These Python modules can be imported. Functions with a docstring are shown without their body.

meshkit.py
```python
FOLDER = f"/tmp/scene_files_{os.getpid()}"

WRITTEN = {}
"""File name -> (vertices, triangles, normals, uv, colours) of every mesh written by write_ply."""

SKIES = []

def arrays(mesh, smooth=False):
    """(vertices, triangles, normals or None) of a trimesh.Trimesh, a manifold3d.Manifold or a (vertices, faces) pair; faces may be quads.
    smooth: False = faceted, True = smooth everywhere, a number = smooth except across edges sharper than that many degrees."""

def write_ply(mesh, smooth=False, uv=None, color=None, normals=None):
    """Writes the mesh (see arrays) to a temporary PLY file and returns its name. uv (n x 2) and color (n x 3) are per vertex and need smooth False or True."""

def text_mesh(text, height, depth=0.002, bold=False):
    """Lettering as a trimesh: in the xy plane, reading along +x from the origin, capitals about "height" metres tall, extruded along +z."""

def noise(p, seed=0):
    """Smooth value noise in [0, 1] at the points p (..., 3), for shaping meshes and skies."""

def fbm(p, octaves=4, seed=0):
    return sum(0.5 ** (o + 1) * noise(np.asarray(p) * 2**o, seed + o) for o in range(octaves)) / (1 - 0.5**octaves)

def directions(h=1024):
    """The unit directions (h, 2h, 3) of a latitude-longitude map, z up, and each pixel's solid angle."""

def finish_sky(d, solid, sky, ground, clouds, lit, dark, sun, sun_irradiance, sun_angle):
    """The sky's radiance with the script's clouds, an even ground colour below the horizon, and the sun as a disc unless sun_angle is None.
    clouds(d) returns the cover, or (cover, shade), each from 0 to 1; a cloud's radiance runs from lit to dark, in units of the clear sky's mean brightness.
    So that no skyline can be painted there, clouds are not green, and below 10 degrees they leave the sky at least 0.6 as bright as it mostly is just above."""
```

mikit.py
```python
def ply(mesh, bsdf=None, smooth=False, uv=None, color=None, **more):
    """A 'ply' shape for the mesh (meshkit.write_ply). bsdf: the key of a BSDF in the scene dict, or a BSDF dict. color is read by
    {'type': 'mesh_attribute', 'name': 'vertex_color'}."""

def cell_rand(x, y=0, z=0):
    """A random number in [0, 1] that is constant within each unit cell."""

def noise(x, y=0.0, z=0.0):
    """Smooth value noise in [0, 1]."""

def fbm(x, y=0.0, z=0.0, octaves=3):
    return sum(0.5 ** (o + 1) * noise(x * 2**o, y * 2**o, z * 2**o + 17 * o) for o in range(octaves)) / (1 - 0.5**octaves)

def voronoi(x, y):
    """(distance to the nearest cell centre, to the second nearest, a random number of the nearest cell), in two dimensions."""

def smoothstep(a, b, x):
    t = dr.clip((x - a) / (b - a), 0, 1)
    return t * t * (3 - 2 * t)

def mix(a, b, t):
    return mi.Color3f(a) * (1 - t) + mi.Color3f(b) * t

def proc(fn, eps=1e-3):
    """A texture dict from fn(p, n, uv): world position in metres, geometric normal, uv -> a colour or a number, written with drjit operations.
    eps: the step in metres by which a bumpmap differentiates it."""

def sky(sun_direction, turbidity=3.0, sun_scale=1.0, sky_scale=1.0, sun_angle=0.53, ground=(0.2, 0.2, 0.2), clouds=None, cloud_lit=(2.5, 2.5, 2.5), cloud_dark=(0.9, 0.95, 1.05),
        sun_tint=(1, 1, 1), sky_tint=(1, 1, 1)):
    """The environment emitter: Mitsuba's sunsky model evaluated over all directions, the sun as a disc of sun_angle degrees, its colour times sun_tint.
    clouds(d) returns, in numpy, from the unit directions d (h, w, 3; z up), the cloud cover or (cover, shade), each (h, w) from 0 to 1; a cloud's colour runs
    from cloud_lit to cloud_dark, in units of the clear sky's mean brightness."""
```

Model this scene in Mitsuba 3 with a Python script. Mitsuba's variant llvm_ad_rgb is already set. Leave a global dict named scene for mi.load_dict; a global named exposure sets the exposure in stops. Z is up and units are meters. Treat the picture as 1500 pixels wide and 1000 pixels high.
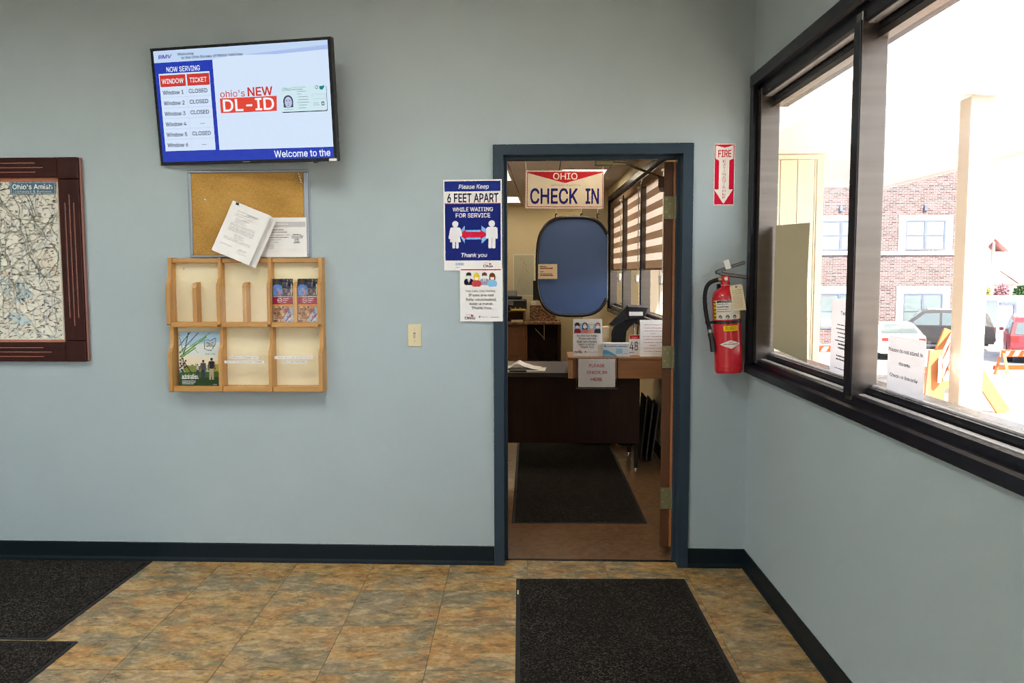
import math, random
import numpy as np, trimesh, drjit as dr, mitsuba as mi
import shapely, shapely.affinity as aff
from shapely.geometry import Polygon, Point, LineString, box as sbox
from shapely.ops import unary_union
import manifold3d as m3
import mikit, meshkit
from mikit import noise, fbm, cell_rand, smoothstep, mix

scene, labels = {}, {}
random.seed(7); rng = np.random.default_rng(7)
T = mi.ScalarTransform4f
V = lambda *a: np.array(a, float)

# ------------------------------------------------------------------ camera, sky, lights, exposure
EYE = V(0, -4.15, 1.492)
YAW, PITCH, ROLL = 0.0430019, 0.0830403, -0.0023811
FWD = V(-math.sin(YAW)*math.cos(PITCH), math.cos(YAW)*math.cos(PITCH), -math.sin(PITCH))
_r = V(math.cos(YAW), math.sin(YAW), 0); _u = np.cross(_r, FWD)
UP = -math.sin(ROLL)*_r + math.cos(ROLL)*_u
scene['camera'] = {'type': 'perspective', 'fov': 63.1195, 'fov_axis': 'x', 'near_clip': 0.05, 'far_clip': 500.0,
                   'to_world': T().look_at(origin=EYE.tolist(), target=(EYE+FWD).tolist(), up=UP.tolist())}
exposure = 0.72
def haze(d):
    z = d[..., 2]
    return 0.55 + 0.35*meshkit.fbm(d*np.array([3.0, 3.0, 6.0]), 4, 5), 0.0*z
scene['sky'] = mikit.sky((0.22, -0.70, 0.68), turbidity=4.0, sun_scale=13.0, sky_scale=20.0, ground=(0.3, 0.29, 0.27),
                         clouds=haze, cloud_lit=(1.2, 1.2, 1.2), cloud_dark=(0.9, 0.92, 0.95))
LOBBY_LIGHT = (9.7, 9.9, 9.55)
OFFICE_LIGHT = (3.5, 3.1, 2.4)

# ------------------------------------------------------------------ materials
def rgb(c): return {'type': 'rgb', 'value': list(map(float, c))}
def principled(name, c, rough=0.5, metal=0.0, spec=0.5, bump=None, **more):
    d = {'type': 'principled', 'base_color': c if isinstance(c, dict) else rgb(c), 'roughness': rough, 'metallic': metal, 'specular': spec, **more}
    if bump is not None:
        d = {'type': 'bumpmap', 'arbitrary': mikit.proc(bump[0], eps=bump[2] if len(bump) > 2 else 1e-3), 'scale': bump[1], 'bsdf': d}
    scene[name] = {'type': 'twosided', 'bsdf': d}
    return name
def diffuse(name, c):
    scene[name] = {'type': 'twosided', 'bsdf': {'type': 'diffuse', 'reflectance': c if isinstance(c, dict) else rgb(c)}}
    return name

ANG = 0.033741; X0 = 0.99066                    # the exterior wall runs a little out of square with the partition
SA, CA = math.sin(ANG), math.cos(ANG)
def su(p): return (p.x-X0)*CA + p.y*SA, (p.x-X0)*SA - p.y*CA

def tile_fn(p, n, uv):
    s, u = su(p)
    s, u = s*2.538 + 0.774, u*2.538 + 0.223
    i, j = dr.floor(s), dr.floor(u)
    ox, oy = cell_rand(i, j, 3)*37, cell_rand(i, j, 5)*37
    x, y = s*0.394 + ox, u*0.394 + oy
    L = fbm(x*3.6, y*5.6, 0.5, 5)
    M = fbm(x*19 + 2.2*L, y*34 + 3.0*L, 4.5, 4)
    R = fbm(x*8 + 5, y*13, 9.0, 4)
    F = fbm(x*85, y*130, 2.0, 3)
    c = mix((0.52, 0.315, 0.105), (0.27, 0.228, 0.125), smoothstep(0.42, 0.60, L))
    c = mix(c, (0.50, 0.225, 0.072), smoothstep(0.50, 0.66, R)*0.55)
    c = mix(c, (0.44, 0.30, 0.20), smoothstep(0.50, 0.38, R)*0.35)
    c = mix(c, (0.66, 0.50, 0.27), smoothstep(0.50, 0.72, M)*0.60)
    c = mix(c, (0.16, 0.12, 0.065), smoothstep(0.48, 0.28, M)*0.72)
    v = dr.abs(fbm(x*15 + 2*M, y*24 + 3*L, 3.0, 3) - 0.5)
    c = mix(c, (0.10, 0.072, 0.042), smoothstep(0.020, 0.0, v)*smoothstep(0.46, 0.62, fbm(x*7, y*9, 6.0, 2))*0.75)
    return c*(0.47 + 0.44*F)
principled('m_tile', mikit.proc(tile_fn), rough=0.42, spec=0.35)
diffuse('m_grout', (0.16, 0.115, 0.055))

def paint_fn(c, amt=0.05):
    def f(p, n, uv):
        return mi.Color3f(c)*(1 - amt + 2*amt*fbm(p.x*1.7, p.y*1.7, p.z*1.7, 3))
    return f
def orange_peel(p, n, uv): return noise(p.x*160, p.y*160, p.z*160)
principled('m_wall', mikit.proc(paint_fn((0.365, 0.437, 0.46), 0.03)), rough=0.55, spec=0.3, bump=(orange_peel, 0.00025, 2e-3))
principled('m_cream', mikit.proc(paint_fn((0.68, 0.58, 0.375), 0.03)), rough=0.6, spec=0.3)
diffuse('m_ceiling', (0.78, 0.78, 0.75))
diffuse('m_office_ceiling', (0.66, 0.60, 0.52))
principled('m_teal', (0.021, 0.040, 0.060), rough=0.35, spec=0.3)
principled('m_cove', (0.0055, 0.0115, 0.016), rough=0.45, spec=0.15)
def mat_fn(p, n, uv):
    a = fbm(p.x*170, p.y*170, p.z*60, 2)
    b = fbm(p.x*5, p.y*5, 0.0, 3)
    return mix((0.008, 0.0072, 0.0066), (0.062, 0.052, 0.044), smoothstep(0.42, 0.78, a)*(0.45 + 0.75*b))
def mat_bump(p, n, uv): return fbm(p.x*260, p.y*260, 0.0, 2)
principled('m_mat', mikit.proc(mat_fn), rough=0.95, spec=0.1, bump=(mat_bump, 0.004, 2e-3))
principled('m_rubber', (0.014, 0.013, 0.013), rough=0.6, spec=0.3)
def ofloor_fn(p, n, uv):
    a = fbm(p.x*40, p.y*40, 0.0, 3); b = fbm(p.x*3, p.y*3, 2.0, 3)
    return mix((0.10, 0.052, 0.026), (0.20, 0.115, 0.060), a*0.7 + b*0.3)
principled('m_office_floor', mikit.proc(ofloor_fn), rough=0.22, spec=0.45)

def wood(name, dark, light, axis, rough=0.4, scale=1.0, coat=0.0, spec=0.5):
    def f(p, n, uv):
        q = [p.x, p.y, p.z]
        k = [34.0*scale]*3; k[axis] = 2.2*scale
        w = fbm(q[0]*k[0]*0.35, q[1]*k[1]*0.35, q[2]*k[2]*0.35, 2)
        g = fbm(q[0]*k[0] + 3*w, q[1]*k[1] + 3*w, q[2]*k[2] + 3*w, 3)
        k2 = [k_*5 for k_ in k]
        g2 = noise(q[0]*k2[0], q[1]*k2[1], q[2]*k2[2])
        return mix(dark, light, dr.clip(0.75*g + 0.25*g2, 0, 1))
    return principled(name, mikit.proc(f), rough=rough, clearcoat=coat, clearcoat_gloss=0.8, spec=spec)
wood('m_oak_v', (0.30, 0.135, 0.030), (0.60, 0.325, 0.095), 2, 0.38)
wood('m_oak_h', (0.30, 0.135, 0.030), (0.60, 0.325, 0.095), 0, 0.38)
wood('m_mahogany_v', (0.020, 0.0048, 0.0038), (0.048, 0.0125, 0.0095), 2, 0.35, spec=0.2)
wood('m_mahogany_h', (0.020, 0.0048, 0.0038), (0.048, 0.0125, 0.0095), 0, 0.35, spec=0.2)
principled('m_groove', (0.20, 0.075, 0.055), rough=0.35)
wood('m_door', (0.060, 0.020, 0.006), (0.135, 0.050, 0.017), 2, 0.4, spec=0.3)
wood('m_lipping', (0.27, 0.095, 0.030), (0.42, 0.17, 0.06), 2, 0.35)
wood('m_desk', (0.019, 0.0070, 0.0052), (0.042, 0.017, 0.012), 2, 0.5, 0.6, spec=0.25)
wood('m_riser', (0.20, 0.082, 0.030), (0.36, 0.17, 0.068), 0, 0.45, 0.8)
wood('m_riser_light', (0.44, 0.23, 0.09), (0.62, 0.38, 0.18), 2, 0.45, 0.8)
wood('m_cabinet', (0.14, 0.058, 0.022), (0.24, 0.11, 0.045), 2, 0.45, 0.8)
principled('m_desktop', (0.055, 0.042, 0.035), rough=0.35)
principled('m_desk_edge', (0.030, 0.019, 0.016), rough=0.4)
def lam_fn(p, n, uv):
    return mix((0.10, 0.05, 0.028), (0.34, 0.19, 0.10), smoothstep(0.35, 0.65, fbm(p.x*45, p.y*45, p.z*45, 3)))
principled('m_laminate', mikit.proc(lam_fn), rough=0.35)
def cork_fn(p, n, uv):
    a = fbm(p.x*210, p.y*210, p.z*210, 2); b = fbm(p.x*6, p.y*6, p.z*6, 3)
    return mix((0.38, 0.205, 0.050), (0.54, 0.32, 0.092), smoothstep(0.25, 0.75, a*0.45 + b*0.55))
principled('m_cork', mikit.proc(cork_fn), rough=0.9, spec=0.1)
principled('m_alu', (0.27, 0.30, 0.34), rough=0.42, metal=0.6)
def bronze_fn(p, n, uv):
    return mi.Color3f(0.135, 0.118, 0.106)*(0.85 + 0.3*fbm(p.x*3, p.y*3, p.z*60, 2))
principled('m_bronze', mikit.proc(bronze_fn), rough=0.30, metal=0.85, spec=0.5)
principled('m_bright_alu', (0.55, 0.54, 0.55), rough=0.45, metal=0.4)
principled('m_black_trim', (0.0075, 0.0075, 0.0125), rough=0.28, spec=0.22)
principled('m_brass', (0.30, 0.27, 0.14), rough=0.45, metal=0.75)
principled('m_steel', (0.42, 0.41, 0.39), rough=0.35, metal=0.9)
principled('m_dark_steel', (0.13, 0.125, 0.12), rough=0.35, metal=0.7)
principled('m_chrome', (0.75, 0.75, 0.76), rough=0.15, metal=1.0)
principled('m_black', (0.012, 0.012, 0.014), rough=0.35)
principled('m_black_matte', (0.014, 0.014, 0.016), rough=0.75, spec=0.2)
principled('m_dark_gloss', (0.010, 0.010, 0.012), rough=0.12)
principled('m_grey_plastic', (0.16, 0.16, 0.16), rough=0.5)
principled('m_white_plastic', (0.75, 0.74, 0.70), rough=0.35)
principled('m_almond', (0.62, 0.54, 0.34), rough=0.35)
principled('m_cream_panel', (0.76, 0.68, 0.455), rough=0.5, spec=0.25)
principled('m_red', (0.52, 0.012, 0.022), rough=0.22, clearcoat=0.5, clearcoat_gloss=0.9)
principled('m_yellow', (0.75, 0.52, 0.02), rough=0.4)
diffuse('m_paper', (0.80, 0.79, 0.77))
diffuse('m_paper_cream', (0.72, 0.62, 0.42))
diffuse('m_paper_yellow', (0.72, 0.55, 0.10))
diffuse('m_map_paper', (0.76, 0.735, 0.63))
diffuse('m_blue_cloth', (0.085, 0.135, 0.275))
diffuse('m_string', (0.75, 0.72, 0.65))
diffuse('m_blind_dark', (0.26, 0.17, 0.11))
scene['m_blind_band'] = {'type': 'principledthin', 'base_color': rgb((0.30, 0.20, 0.13)), 'roughness': 0.7, 'diff_trans': 0.5, 'spec_trans': 0.0}
scene['m_blind_sheer'] = {'type': 'principledthin', 'base_color': rgb((0.62, 0.55, 0.48)), 'roughness': 0.6, 'diff_trans': 1.1, 'spec_trans': 0.0}
scene['m_backlit_sheet'] = {'type': 'principledthin', 'base_color': rgb((0.150, 0.134, 0.085)), 'roughness': 0.6, 'diff_trans': 1.0, 'spec_trans': 0.0}
scene['m_backlit_paper'] = {'type': 'principledthin', 'base_color': rgb((0.52, 0.50, 0.51)), 'roughness': 0.6, 'diff_trans': 1.0, 'spec_trans': 0.0}
scene['m_glass'] = {'type': 'thindielectric', 'int_ior': 1.5}
scene['m_acrylic'] = {'type': 'thindielectric', 'int_ior': 1.3}
scene['m_print'] = {'type': 'twosided', 'bsdf': {'type': 'diffuse', 'reflectance': {'type': 'mesh_attribute', 'name': 'vertex_color'}}}
# outdoors
def brick_fn(p, n, uv):
    r = p.z/0.085; row = dr.floor(r)
    c = p.x/0.27 + 0.5*(row - 2*dr.floor(row/2))
    fx, fz = c - dr.floor(c), r - row
    m = dr.minimum(dr.minimum(fx, 1 - fx)*0.27, dr.minimum(fz, 1 - fz)*0.085)
    t = cell_rand(c, row)
    b = mix((0.064, 0.046, 0.055), (0.125, 0.100, 0.118), t)
    return mix((0.27, 0.24, 0.24), b, smoothstep(0.004, 0.010, m))
diffuse('m_brick', mikit.proc(brick_fn))
diffuse('m_limestone', (0.62, 0.58, 0.52))
principled('m_window_blue', (0.07, 0.09, 0.15), rough=0.4)
principled('m_far_glass', (0.10, 0.14, 0.16), rough=0.08, spec=0.9)
diffuse('m_far_blind', (0.55, 0.66, 0.68))
diffuse('m_siding', (0.76, 0.70, 0.58))
diffuse('m_soffit', (0.88, 0.86, 0.82))
diffuse('m_column', (0.47, 0.43, 0.395))
def conc_fn(p, n, uv): return mi.Color3f(0.42, 0.40, 0.38)*(0.8 + 0.4*fbm(p.x*3, p.y*3, 0.0, 4))
diffuse('m_concrete', mikit.proc(conc_fn))
def asph_fn(p, n, uv): return mi.Color3f(0.24, 0.25, 0.28)*(0.8 + 0.4*fbm(p.x*1.5, p.y*1.5, 0.0, 4))
diffuse('m_asphalt', mikit.proc(asph_fn))
diffuse('m_orange', (0.34, 0.055, 0.02)); diffuse('m_board', (0.42, 0.18, 0.09)); diffuse('m_white_paint', (0.80, 0.80, 0.80))
principled('m_car_white', (0.78, 0.78, 0.78), rough=0.25, clearcoat=1.0); principled('m_car_dark', (0.010, 0.012, 0.018), rough=0.3, clearcoat=0.3)
principled('m_car_red', (0.16, 0.006, 0.016), rough=0.25, clearcoat=1.0); principled('m_car_glass', (0.05, 0.075, 0.09), rough=0.06, spec=0.8)
principled('m_tyre', (0.02, 0.02, 0.022), rough=0.8); principled('m_tail', (0.55, 0.02, 0.02), rough=0.2)
diffuse('m_house', (0.66, 0.55, 0.50)); diffuse('m_roof_red', (0.46, 0.26, 0.25)); diffuse('m_roof_blue', (0.24, 0.32, 0.38)); diffuse('m_shed', (0.56, 0.66, 0.68))
diffuse('m_leaf', (0.05, 0.10, 0.045)); diffuse('m_leaf_red', (0.26, 0.14, 0.18)); diffuse('m_leaf_yellow', (0.30, 0.29, 0.12)); diffuse('m_bark', (0.14, 0.10, 0.07))

# ------------------------------------------------------------------ helpers
def frm(o, ex, ey, ez):
    M = np.eye(4); M[:3, 0], M[:3, 1], M[:3, 2], M[:3, 3] = ex, ey, ez, o
    return M
def back(y=0.0): return frm((0, y, 0), (1, 0, 0), (0, 0, 1), (0, -1, 0))         # (x, z, towards the camera)
UH, SH = V(SA, -CA, 0), V(CA, SA, 0)
def right(s=0.0): return frm(V(X0, 0, 0) + SH*s, UH, (0, 0, 1), -SH)              # (u, z, into the room)
def at(x, y, z, rz=0.0):
    c, s = math.cos(rz), math.sin(rz)
    return frm((x, y, z), (c, s, 0), (-s, c, 0), (0, 0, 1))
def rotm(axis, a, p=(0, 0, 0)): return trimesh.transformations.rotation_matrix(a, axis, p)
def cat(*ms):
    fl = []
    for m in ms: fl += list(m) if isinstance(m, (list, tuple)) else [m]
    return trimesh.util.concatenate(fl) if len(fl) > 1 else fl[0]
def xf(m, M): m = m.copy(); m.apply_transform(M); return m
def box(x0, x1, y0, y1, z0, z1, bev=0.0):
    if bev <= 0:
        return trimesh.creation.box(bounds=[(x0, y0, z0), (x1, y1, z1)])
    b = min(bev, (x1-x0)*0.45, (y1-y0)*0.45, (z1-z0)*0.45)
    pts = []
    for sx in (0, 1):
        for sy in (0, 1):
            for sz in (0, 1):
                x, y, z = (x0, x1)[sx], (y0, y1)[sy], (z0, z1)[sz]
                ix, iy, iz = x + (b, -b)[sx], y + (b, -b)[sy], z + (b, -b)[sz]
                pts += [(x, iy, iz), (ix, y, iz), (ix, iy, z)]
    return trimesh.convex.convex_hull(np.array(pts))
def prism(poly, h0, h1):
    gs = [poly] if isinstance(poly, Polygon) else list(poly.geoms)
    ms = []
    for g in gs:
        m = trimesh.creation.extrude_polygon(g, h1-h0, engine='earcut'); m.apply_translation((0, 0, h0)); ms.append(m)
    return cat(ms)
def P(*pts): return Polygon(pts)
def tube(pts, r, sides=10, closed=False):
    p = np.asarray(pts, float); n = len(p)
    t = np.gradient(p, axis=0); t /= np.linalg.norm(t, axis=1, keepdims=True)+1e-12
    a = np.cross(t[0], (0, 0, 1.0) if abs(t[0][2]) < 0.9 else (1.0, 0, 0)); a /= np.linalg.norm(a)
    ring = np.arange(sides)*2*math.pi/sides; vs = []
    rr = np.broadcast_to(r, (n,))
    for i in range(n):
        a = a - t[i]*(a@t[i]); a /= np.linalg.norm(a); b = np.cross(t[i], a)
        vs.append(p[i] + rr[i]*(np.cos(ring)[:, None]*a + np.sin(ring)[:, None]*b))
    v = np.vstack(vs + [p[:1], p[-1:]]); f = []
    for i in range(n-1):
        for j in range(sides):
            k = (j+1) % sides
            f += [(i*sides+j, i*sides+k, (i+1)*sides+k), (i*sides+j, (i+1)*sides+k, (i+1)*sides+j)]
    for j in range(sides):
        k = (j+1) % sides
        f += [(n*sides, k, j), (n*sides+1, (n-1)*sides+j, (n-1)*sides+k)]
    return trimesh.Trimesh(v, f, process=False)
def spline(pts, n=24):
    from scipy.interpolate import CubicSpline
    p = np.asarray(pts, float); k = np.r_[0, np.cumsum(np.linalg.norm(np.diff(p, axis=0), axis=1))]
    return CubicSpline(k, p)(np.linspace(0, k[-1], n))
def lathe(prof, sides=32): return trimesh.creation.revolve(np.array(prof, float), sections=sides)
def rod(p0, p1, r, sides=10): return tube([p0, (np.asarray(p0, float)+np.asarray(p1, float))/2, p1], r, sides)

used = {}
def key_of(name, parent=None):
    base = (parent + '__' if parent else '') + name
    n = used.get(base, 0); used[base] = n + 1
    return base if n == 0 else f'{base}_{n:03d}'
def thing(name, label, category, group=None):
    k = key_of(name); labels[k] = {'label': label, 'category': category}
    if group: labels[k]['group'] = group
    return k
def part(name, mesh, bsdf, parent, M=None, smooth=False, label=None, kind=None, color=None, **more):
    k = key_of(name, parent)
    if M is not None: mesh = xf(mesh, M)
    scene[k] = mikit.ply(mesh, bsdf, smooth=smooth, color=color, **more)
    d = {}
    if label: d['label'] = label
    if kind: d['kind'] = kind
    if d: labels[k] = d
    return k
def single(name, mesh, bsdf, label, category, M=None, smooth=False, group=None, **more):
    k = thing(name, label, category, group)
    if M is not None: mesh = xf(mesh, M)
    scene[k] = mikit.ply(mesh, bsdf, smooth=smooth, **more)
    return k
def struct(name, label, mesh=None, bsdf=None, M=None, smooth=False):
    k = key_of(name); labels[k] = {'kind': 'structure', 'label': label}
    if mesh is not None:
        scene[k] = mikit.ply(xf(mesh, M) if M is not None else mesh, bsdf, smooth=smooth)
    return k

_text = {}
def text_flat(s, bold=False):
    """Flat lettering with capitals 1 high: (vertices n x 2, triangles)."""
    if (s, bold) not in _text:
        m = meshkit.text_mesh(s, 1.0, 0.1, bold)
        top = m.face_normals[:, 2] > 0.9
        f = m.faces[top]; idx, inv = np.unique(f, return_inverse=True)
        _text[s, bold] = (np.array(m.vertices)[idx, :2], inv.reshape(-1, 3))
    v, f = _text[s, bold]
    return v.copy(), f
class Print:
    """Flat print on a sheet: coloured shapes and lettering laid in the sheet's own plane; page=(x0,x1,y0,y1) are the page units, rect=(a0,a1,b0,b1) metres in frame M."""
    def __init__(self, page, rect, M, lift=0.0006):
        self.page, self.rect, self.M, self.lift = page, rect, M, lift
        self.v, self.f, self.c, self.n, self.k = [], [], [], 0, 0
        self.sx = (rect[1]-rect[0])/(page[1]-page[0]); self.sy = (rect[3]-rect[2])/(page[3]-page[2])
    def xy(self, p):
        p = np.asarray(p, float)
        return np.stack([self.rect[0] + (p[:, 0]-self.page[0])*self.sx, self.rect[2] + (p[:, 1]-self.page[2])*self.sy], 1)
    def _add(self, ab, f, col):
        self.k += 1
        h = self.lift + self.k*2.0e-6
        f = np.asarray(f)
        e1, e2 = ab[f[:, 1]]-ab[f[:, 0]], ab[f[:, 2]]-ab[f[:, 0]]
        neg = e1[:, 0]*e2[:, 1] - e1[:, 1]*e2[:, 0] < 0
        f = np.where(neg[:, None], f[:, ::-1], f)
        self.v.append(np.c_[ab, np.full(len(ab), h)]); self.f.append(f + self.n); self.n += len(ab)
        self.c.append(np.tile(np.asarray(col, float)[:3], (len(ab), 1)))
    def shape(self, poly, col, layer=True):
        if layer: self.lift += 0.00006
        for g in ([poly] if isinstance(poly, Polygon) else getattr(poly, 'geoms', [])):
            if not isinstance(g, Polygon) or g.is_empty: continue
            v, f = trimesh.creation.triangulate_polygon(g, engine='earcut')
            self._add(self.xy(v), f, col)
    def poly(self, pts, col): self.shape(Polygon(pts).buffer(0), col)
    def rectf(self, x0, y0, x1, y1, col): self.shape(sbox(min(x0, x1), min(y0, y1), max(x0, x1), max(y0, y1)), col)
    def ell(self, x, y, rx, ry, col): self.shape(aff.scale(Point(x, y).buffer(1, 12), rx, ry, origin=(x, y)), col)
    def line(self, pts, w, col): self.shape(LineString(pts).buffer(w/2, 2, cap_style=2), col)
    def text(self, s, x0, x1, yb, yt, col, bold=False, shear=0.0, rot=0.0):
        """Fitted: left edge x0, right edge x1, capitals between the baseline yb and yt (page units)."""
        self.lift += 0.00006
        v, f = text_flat(s, bold)
        lo, hi = v[:, 0].min(), v[:, 0].max()
        x = x0 + (v[:, 0]-lo)/(hi-lo)*(x1-x0) + shear*v[:, 1]*abs(yt-yb)
        y = yb + v[:, 1]*(yt-yb)
        if rot:
            cx, cy = (x0+x1)/2, (yb+yt)/2; x, y = cx + (x-cx)*math.cos(rot) - (y-cy)*math.sin(rot), cy + (x-cx)*math.sin(rot) + (y-cy)*math.cos(rot)
        self._add(self.xy(np.c_[x, y]), f, col)
    def bars(self, x0, x1, y, h, col, rag=0.2, words=0):
        """A row of print too small to read: a run of short dashes."""
        self.lift += 0.00001
        x, step = x0, (x1-x0)/max(words, 1) if words else None
        end = x1 - rag*(x1-x0)*random.random()
        while x < end:
            w = (x1-x0)*random.uniform(0.04, 0.12)
            self.shape(sbox(x, y-h/2, min(x+w, end), y+h/2), col, layer=False); x += w + (x1-x0)*0.018
    def build(self, name, parent, bsdf='m_print', **more):
        v, f, c = np.vstack(self.v), np.vstack(self.f), np.vstack(self.c)
        m = trimesh.Trimesh(v, f, process=False); m.apply_transform(self.M)
        k = key_of(name, parent)
        scene[k] = mikit.ply(m, bsdf, color=c, **more)
        self.v, self.f, self.c, self.n = [], [], [], 0
        return k
def hexc(h): return tuple(((int(h[i:i+2], 16)/255 + 0.055)/1.055)**2.4 if int(h[i:i+2], 16) > 10 else int(h[i:i+2], 16)/255/12.92 for i in (0, 2, 4))
INK, WHITE = (0.02, 0.02, 0.025), (0.82, 0.82, 0.82)
OHIO = [(0, 8.6), (3.6, 8.9), (4.6, 8.2), (6.0, 8.6), (8.4, 10), (9.6, 10), (9.5, 6.0), (8.6, 4.2), (7.9, 3.6), (7.0, 2.2), (6.3, 1.2), (5.6, 0.4), (4.6, 1.2), (3.4, 0.7), (2.2, 1.1), (1.2, 1.9), (0.2, 2.0)]
def ohio(x0, y0, x1, y1): return Polygon([(x0 + a/9.6*(x1-x0), y0 + b/10*(y1-y0)) for a, b in OHIO])

# ------------------------------------------------------------------ room shell
LX, LY, LZ = -4.6, -6.4, 3.05          # lobby: left wall, wall behind the camera, ceiling
OZ, OFAR, OLEFT = 2.54, 9.0, -3.2      # office: ceiling, far wall, left wall
def rpt(u, s): return (V(X0, 0, 0) + UH*u + SH*s)[:2]

floor = struct('floor', 'slate-look tiled lobby floor', prism(P((LX-0.1, LY-0.1), tuple(rpt(-LY+0.3, 0.1)), tuple(rpt(-0.03, 0.1)), (LX-0.1, 0.078)), -0.08, -0.0035), 'm_grout')
room = P((LX, LY), tuple(rpt(-LY/CA, 0)), (X0, 0), (0.657, 0), (0.657, 0.078), (-0.22, 0.078), (-0.22, 0), (LX, 0))
TP = 0.394
for i in range(-16, 2):
    for j in range(-2, 18):
        s0, u0 = -0.305 + i*TP, 0.306 + j*TP
        q = P(*[tuple(rpt(u, s)) for s, u in ((s0+0.0012, u0+0.0012), (s0+TP-0.0012, u0+0.0012), (s0+TP-0.0012, u0+TP-0.0012), (s0+0.0012, u0+TP-0.0012))])
        q = q.intersection(room)
        if q.is_empty or q.area < 0.0006: continue
        part('tile', prism(q, -0.012, 0.0), 'm_tile', floor)
struct('floor_001', 'shiny brown office floor', prism(P((OLEFT-0.1, 0.081), tuple(rpt(-0.081, 0.1)), tuple(rpt(-OFAR-0.1, 0.1)), (OLEFT-0.1, OFAR+0.1)), -0.08, 0.0), 'm_office_floor')
struct('trim_1', 'thin metal strip across the doorway', box(-0.22, 0.657, 0.072, 0.092, -0.002, 0.003), 'm_black_trim')

bp = P((LX-0.1, -0.08), (X0, -0.08), (X0, LZ+0.1), (LX-0.1, LZ+0.1)).difference(sbox(-0.24, -1, 0.68, 2.085))
struct('wall_back', 'pale blue-grey lobby wall with the doorway', prism(bp, -0.08, 0.0), 'm_wall', back())
bp2 = P((OLEFT-0.1, -0.08), (X0+0.005, -0.08), (X0+0.005, LZ), (OLEFT-0.1, LZ)).difference(sbox(-0.24, -1, 0.68, 2.085))
struct('wall_office_front', 'cream office side of the partition', prism(bp2, -0.16, -0.081), 'm_cream', back())
WS, WE = 0.06, 6.1                     # lobby window from u = WS to u = WE
wp = sbox(0.0, -0.3, -LY+0.4, LZ+0.1).difference(sbox(WS-0.04, 1.03, WE, 2.40))
struct('wall_right', 'pale blue-grey wall below and above the long window', prism(wp, -0.094, 0.0), 'm_wall', right())
wp = sbox(-OFAR-0.2, -0.3, -0.003, LZ+0.1).difference(sbox(-6.48, 1.03, -1.05, 2.40))
struct('wall_office_right', 'cream office wall with the shaded windows', prism(wp, -0.094, 0.0), 'm_cream', right())
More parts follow.
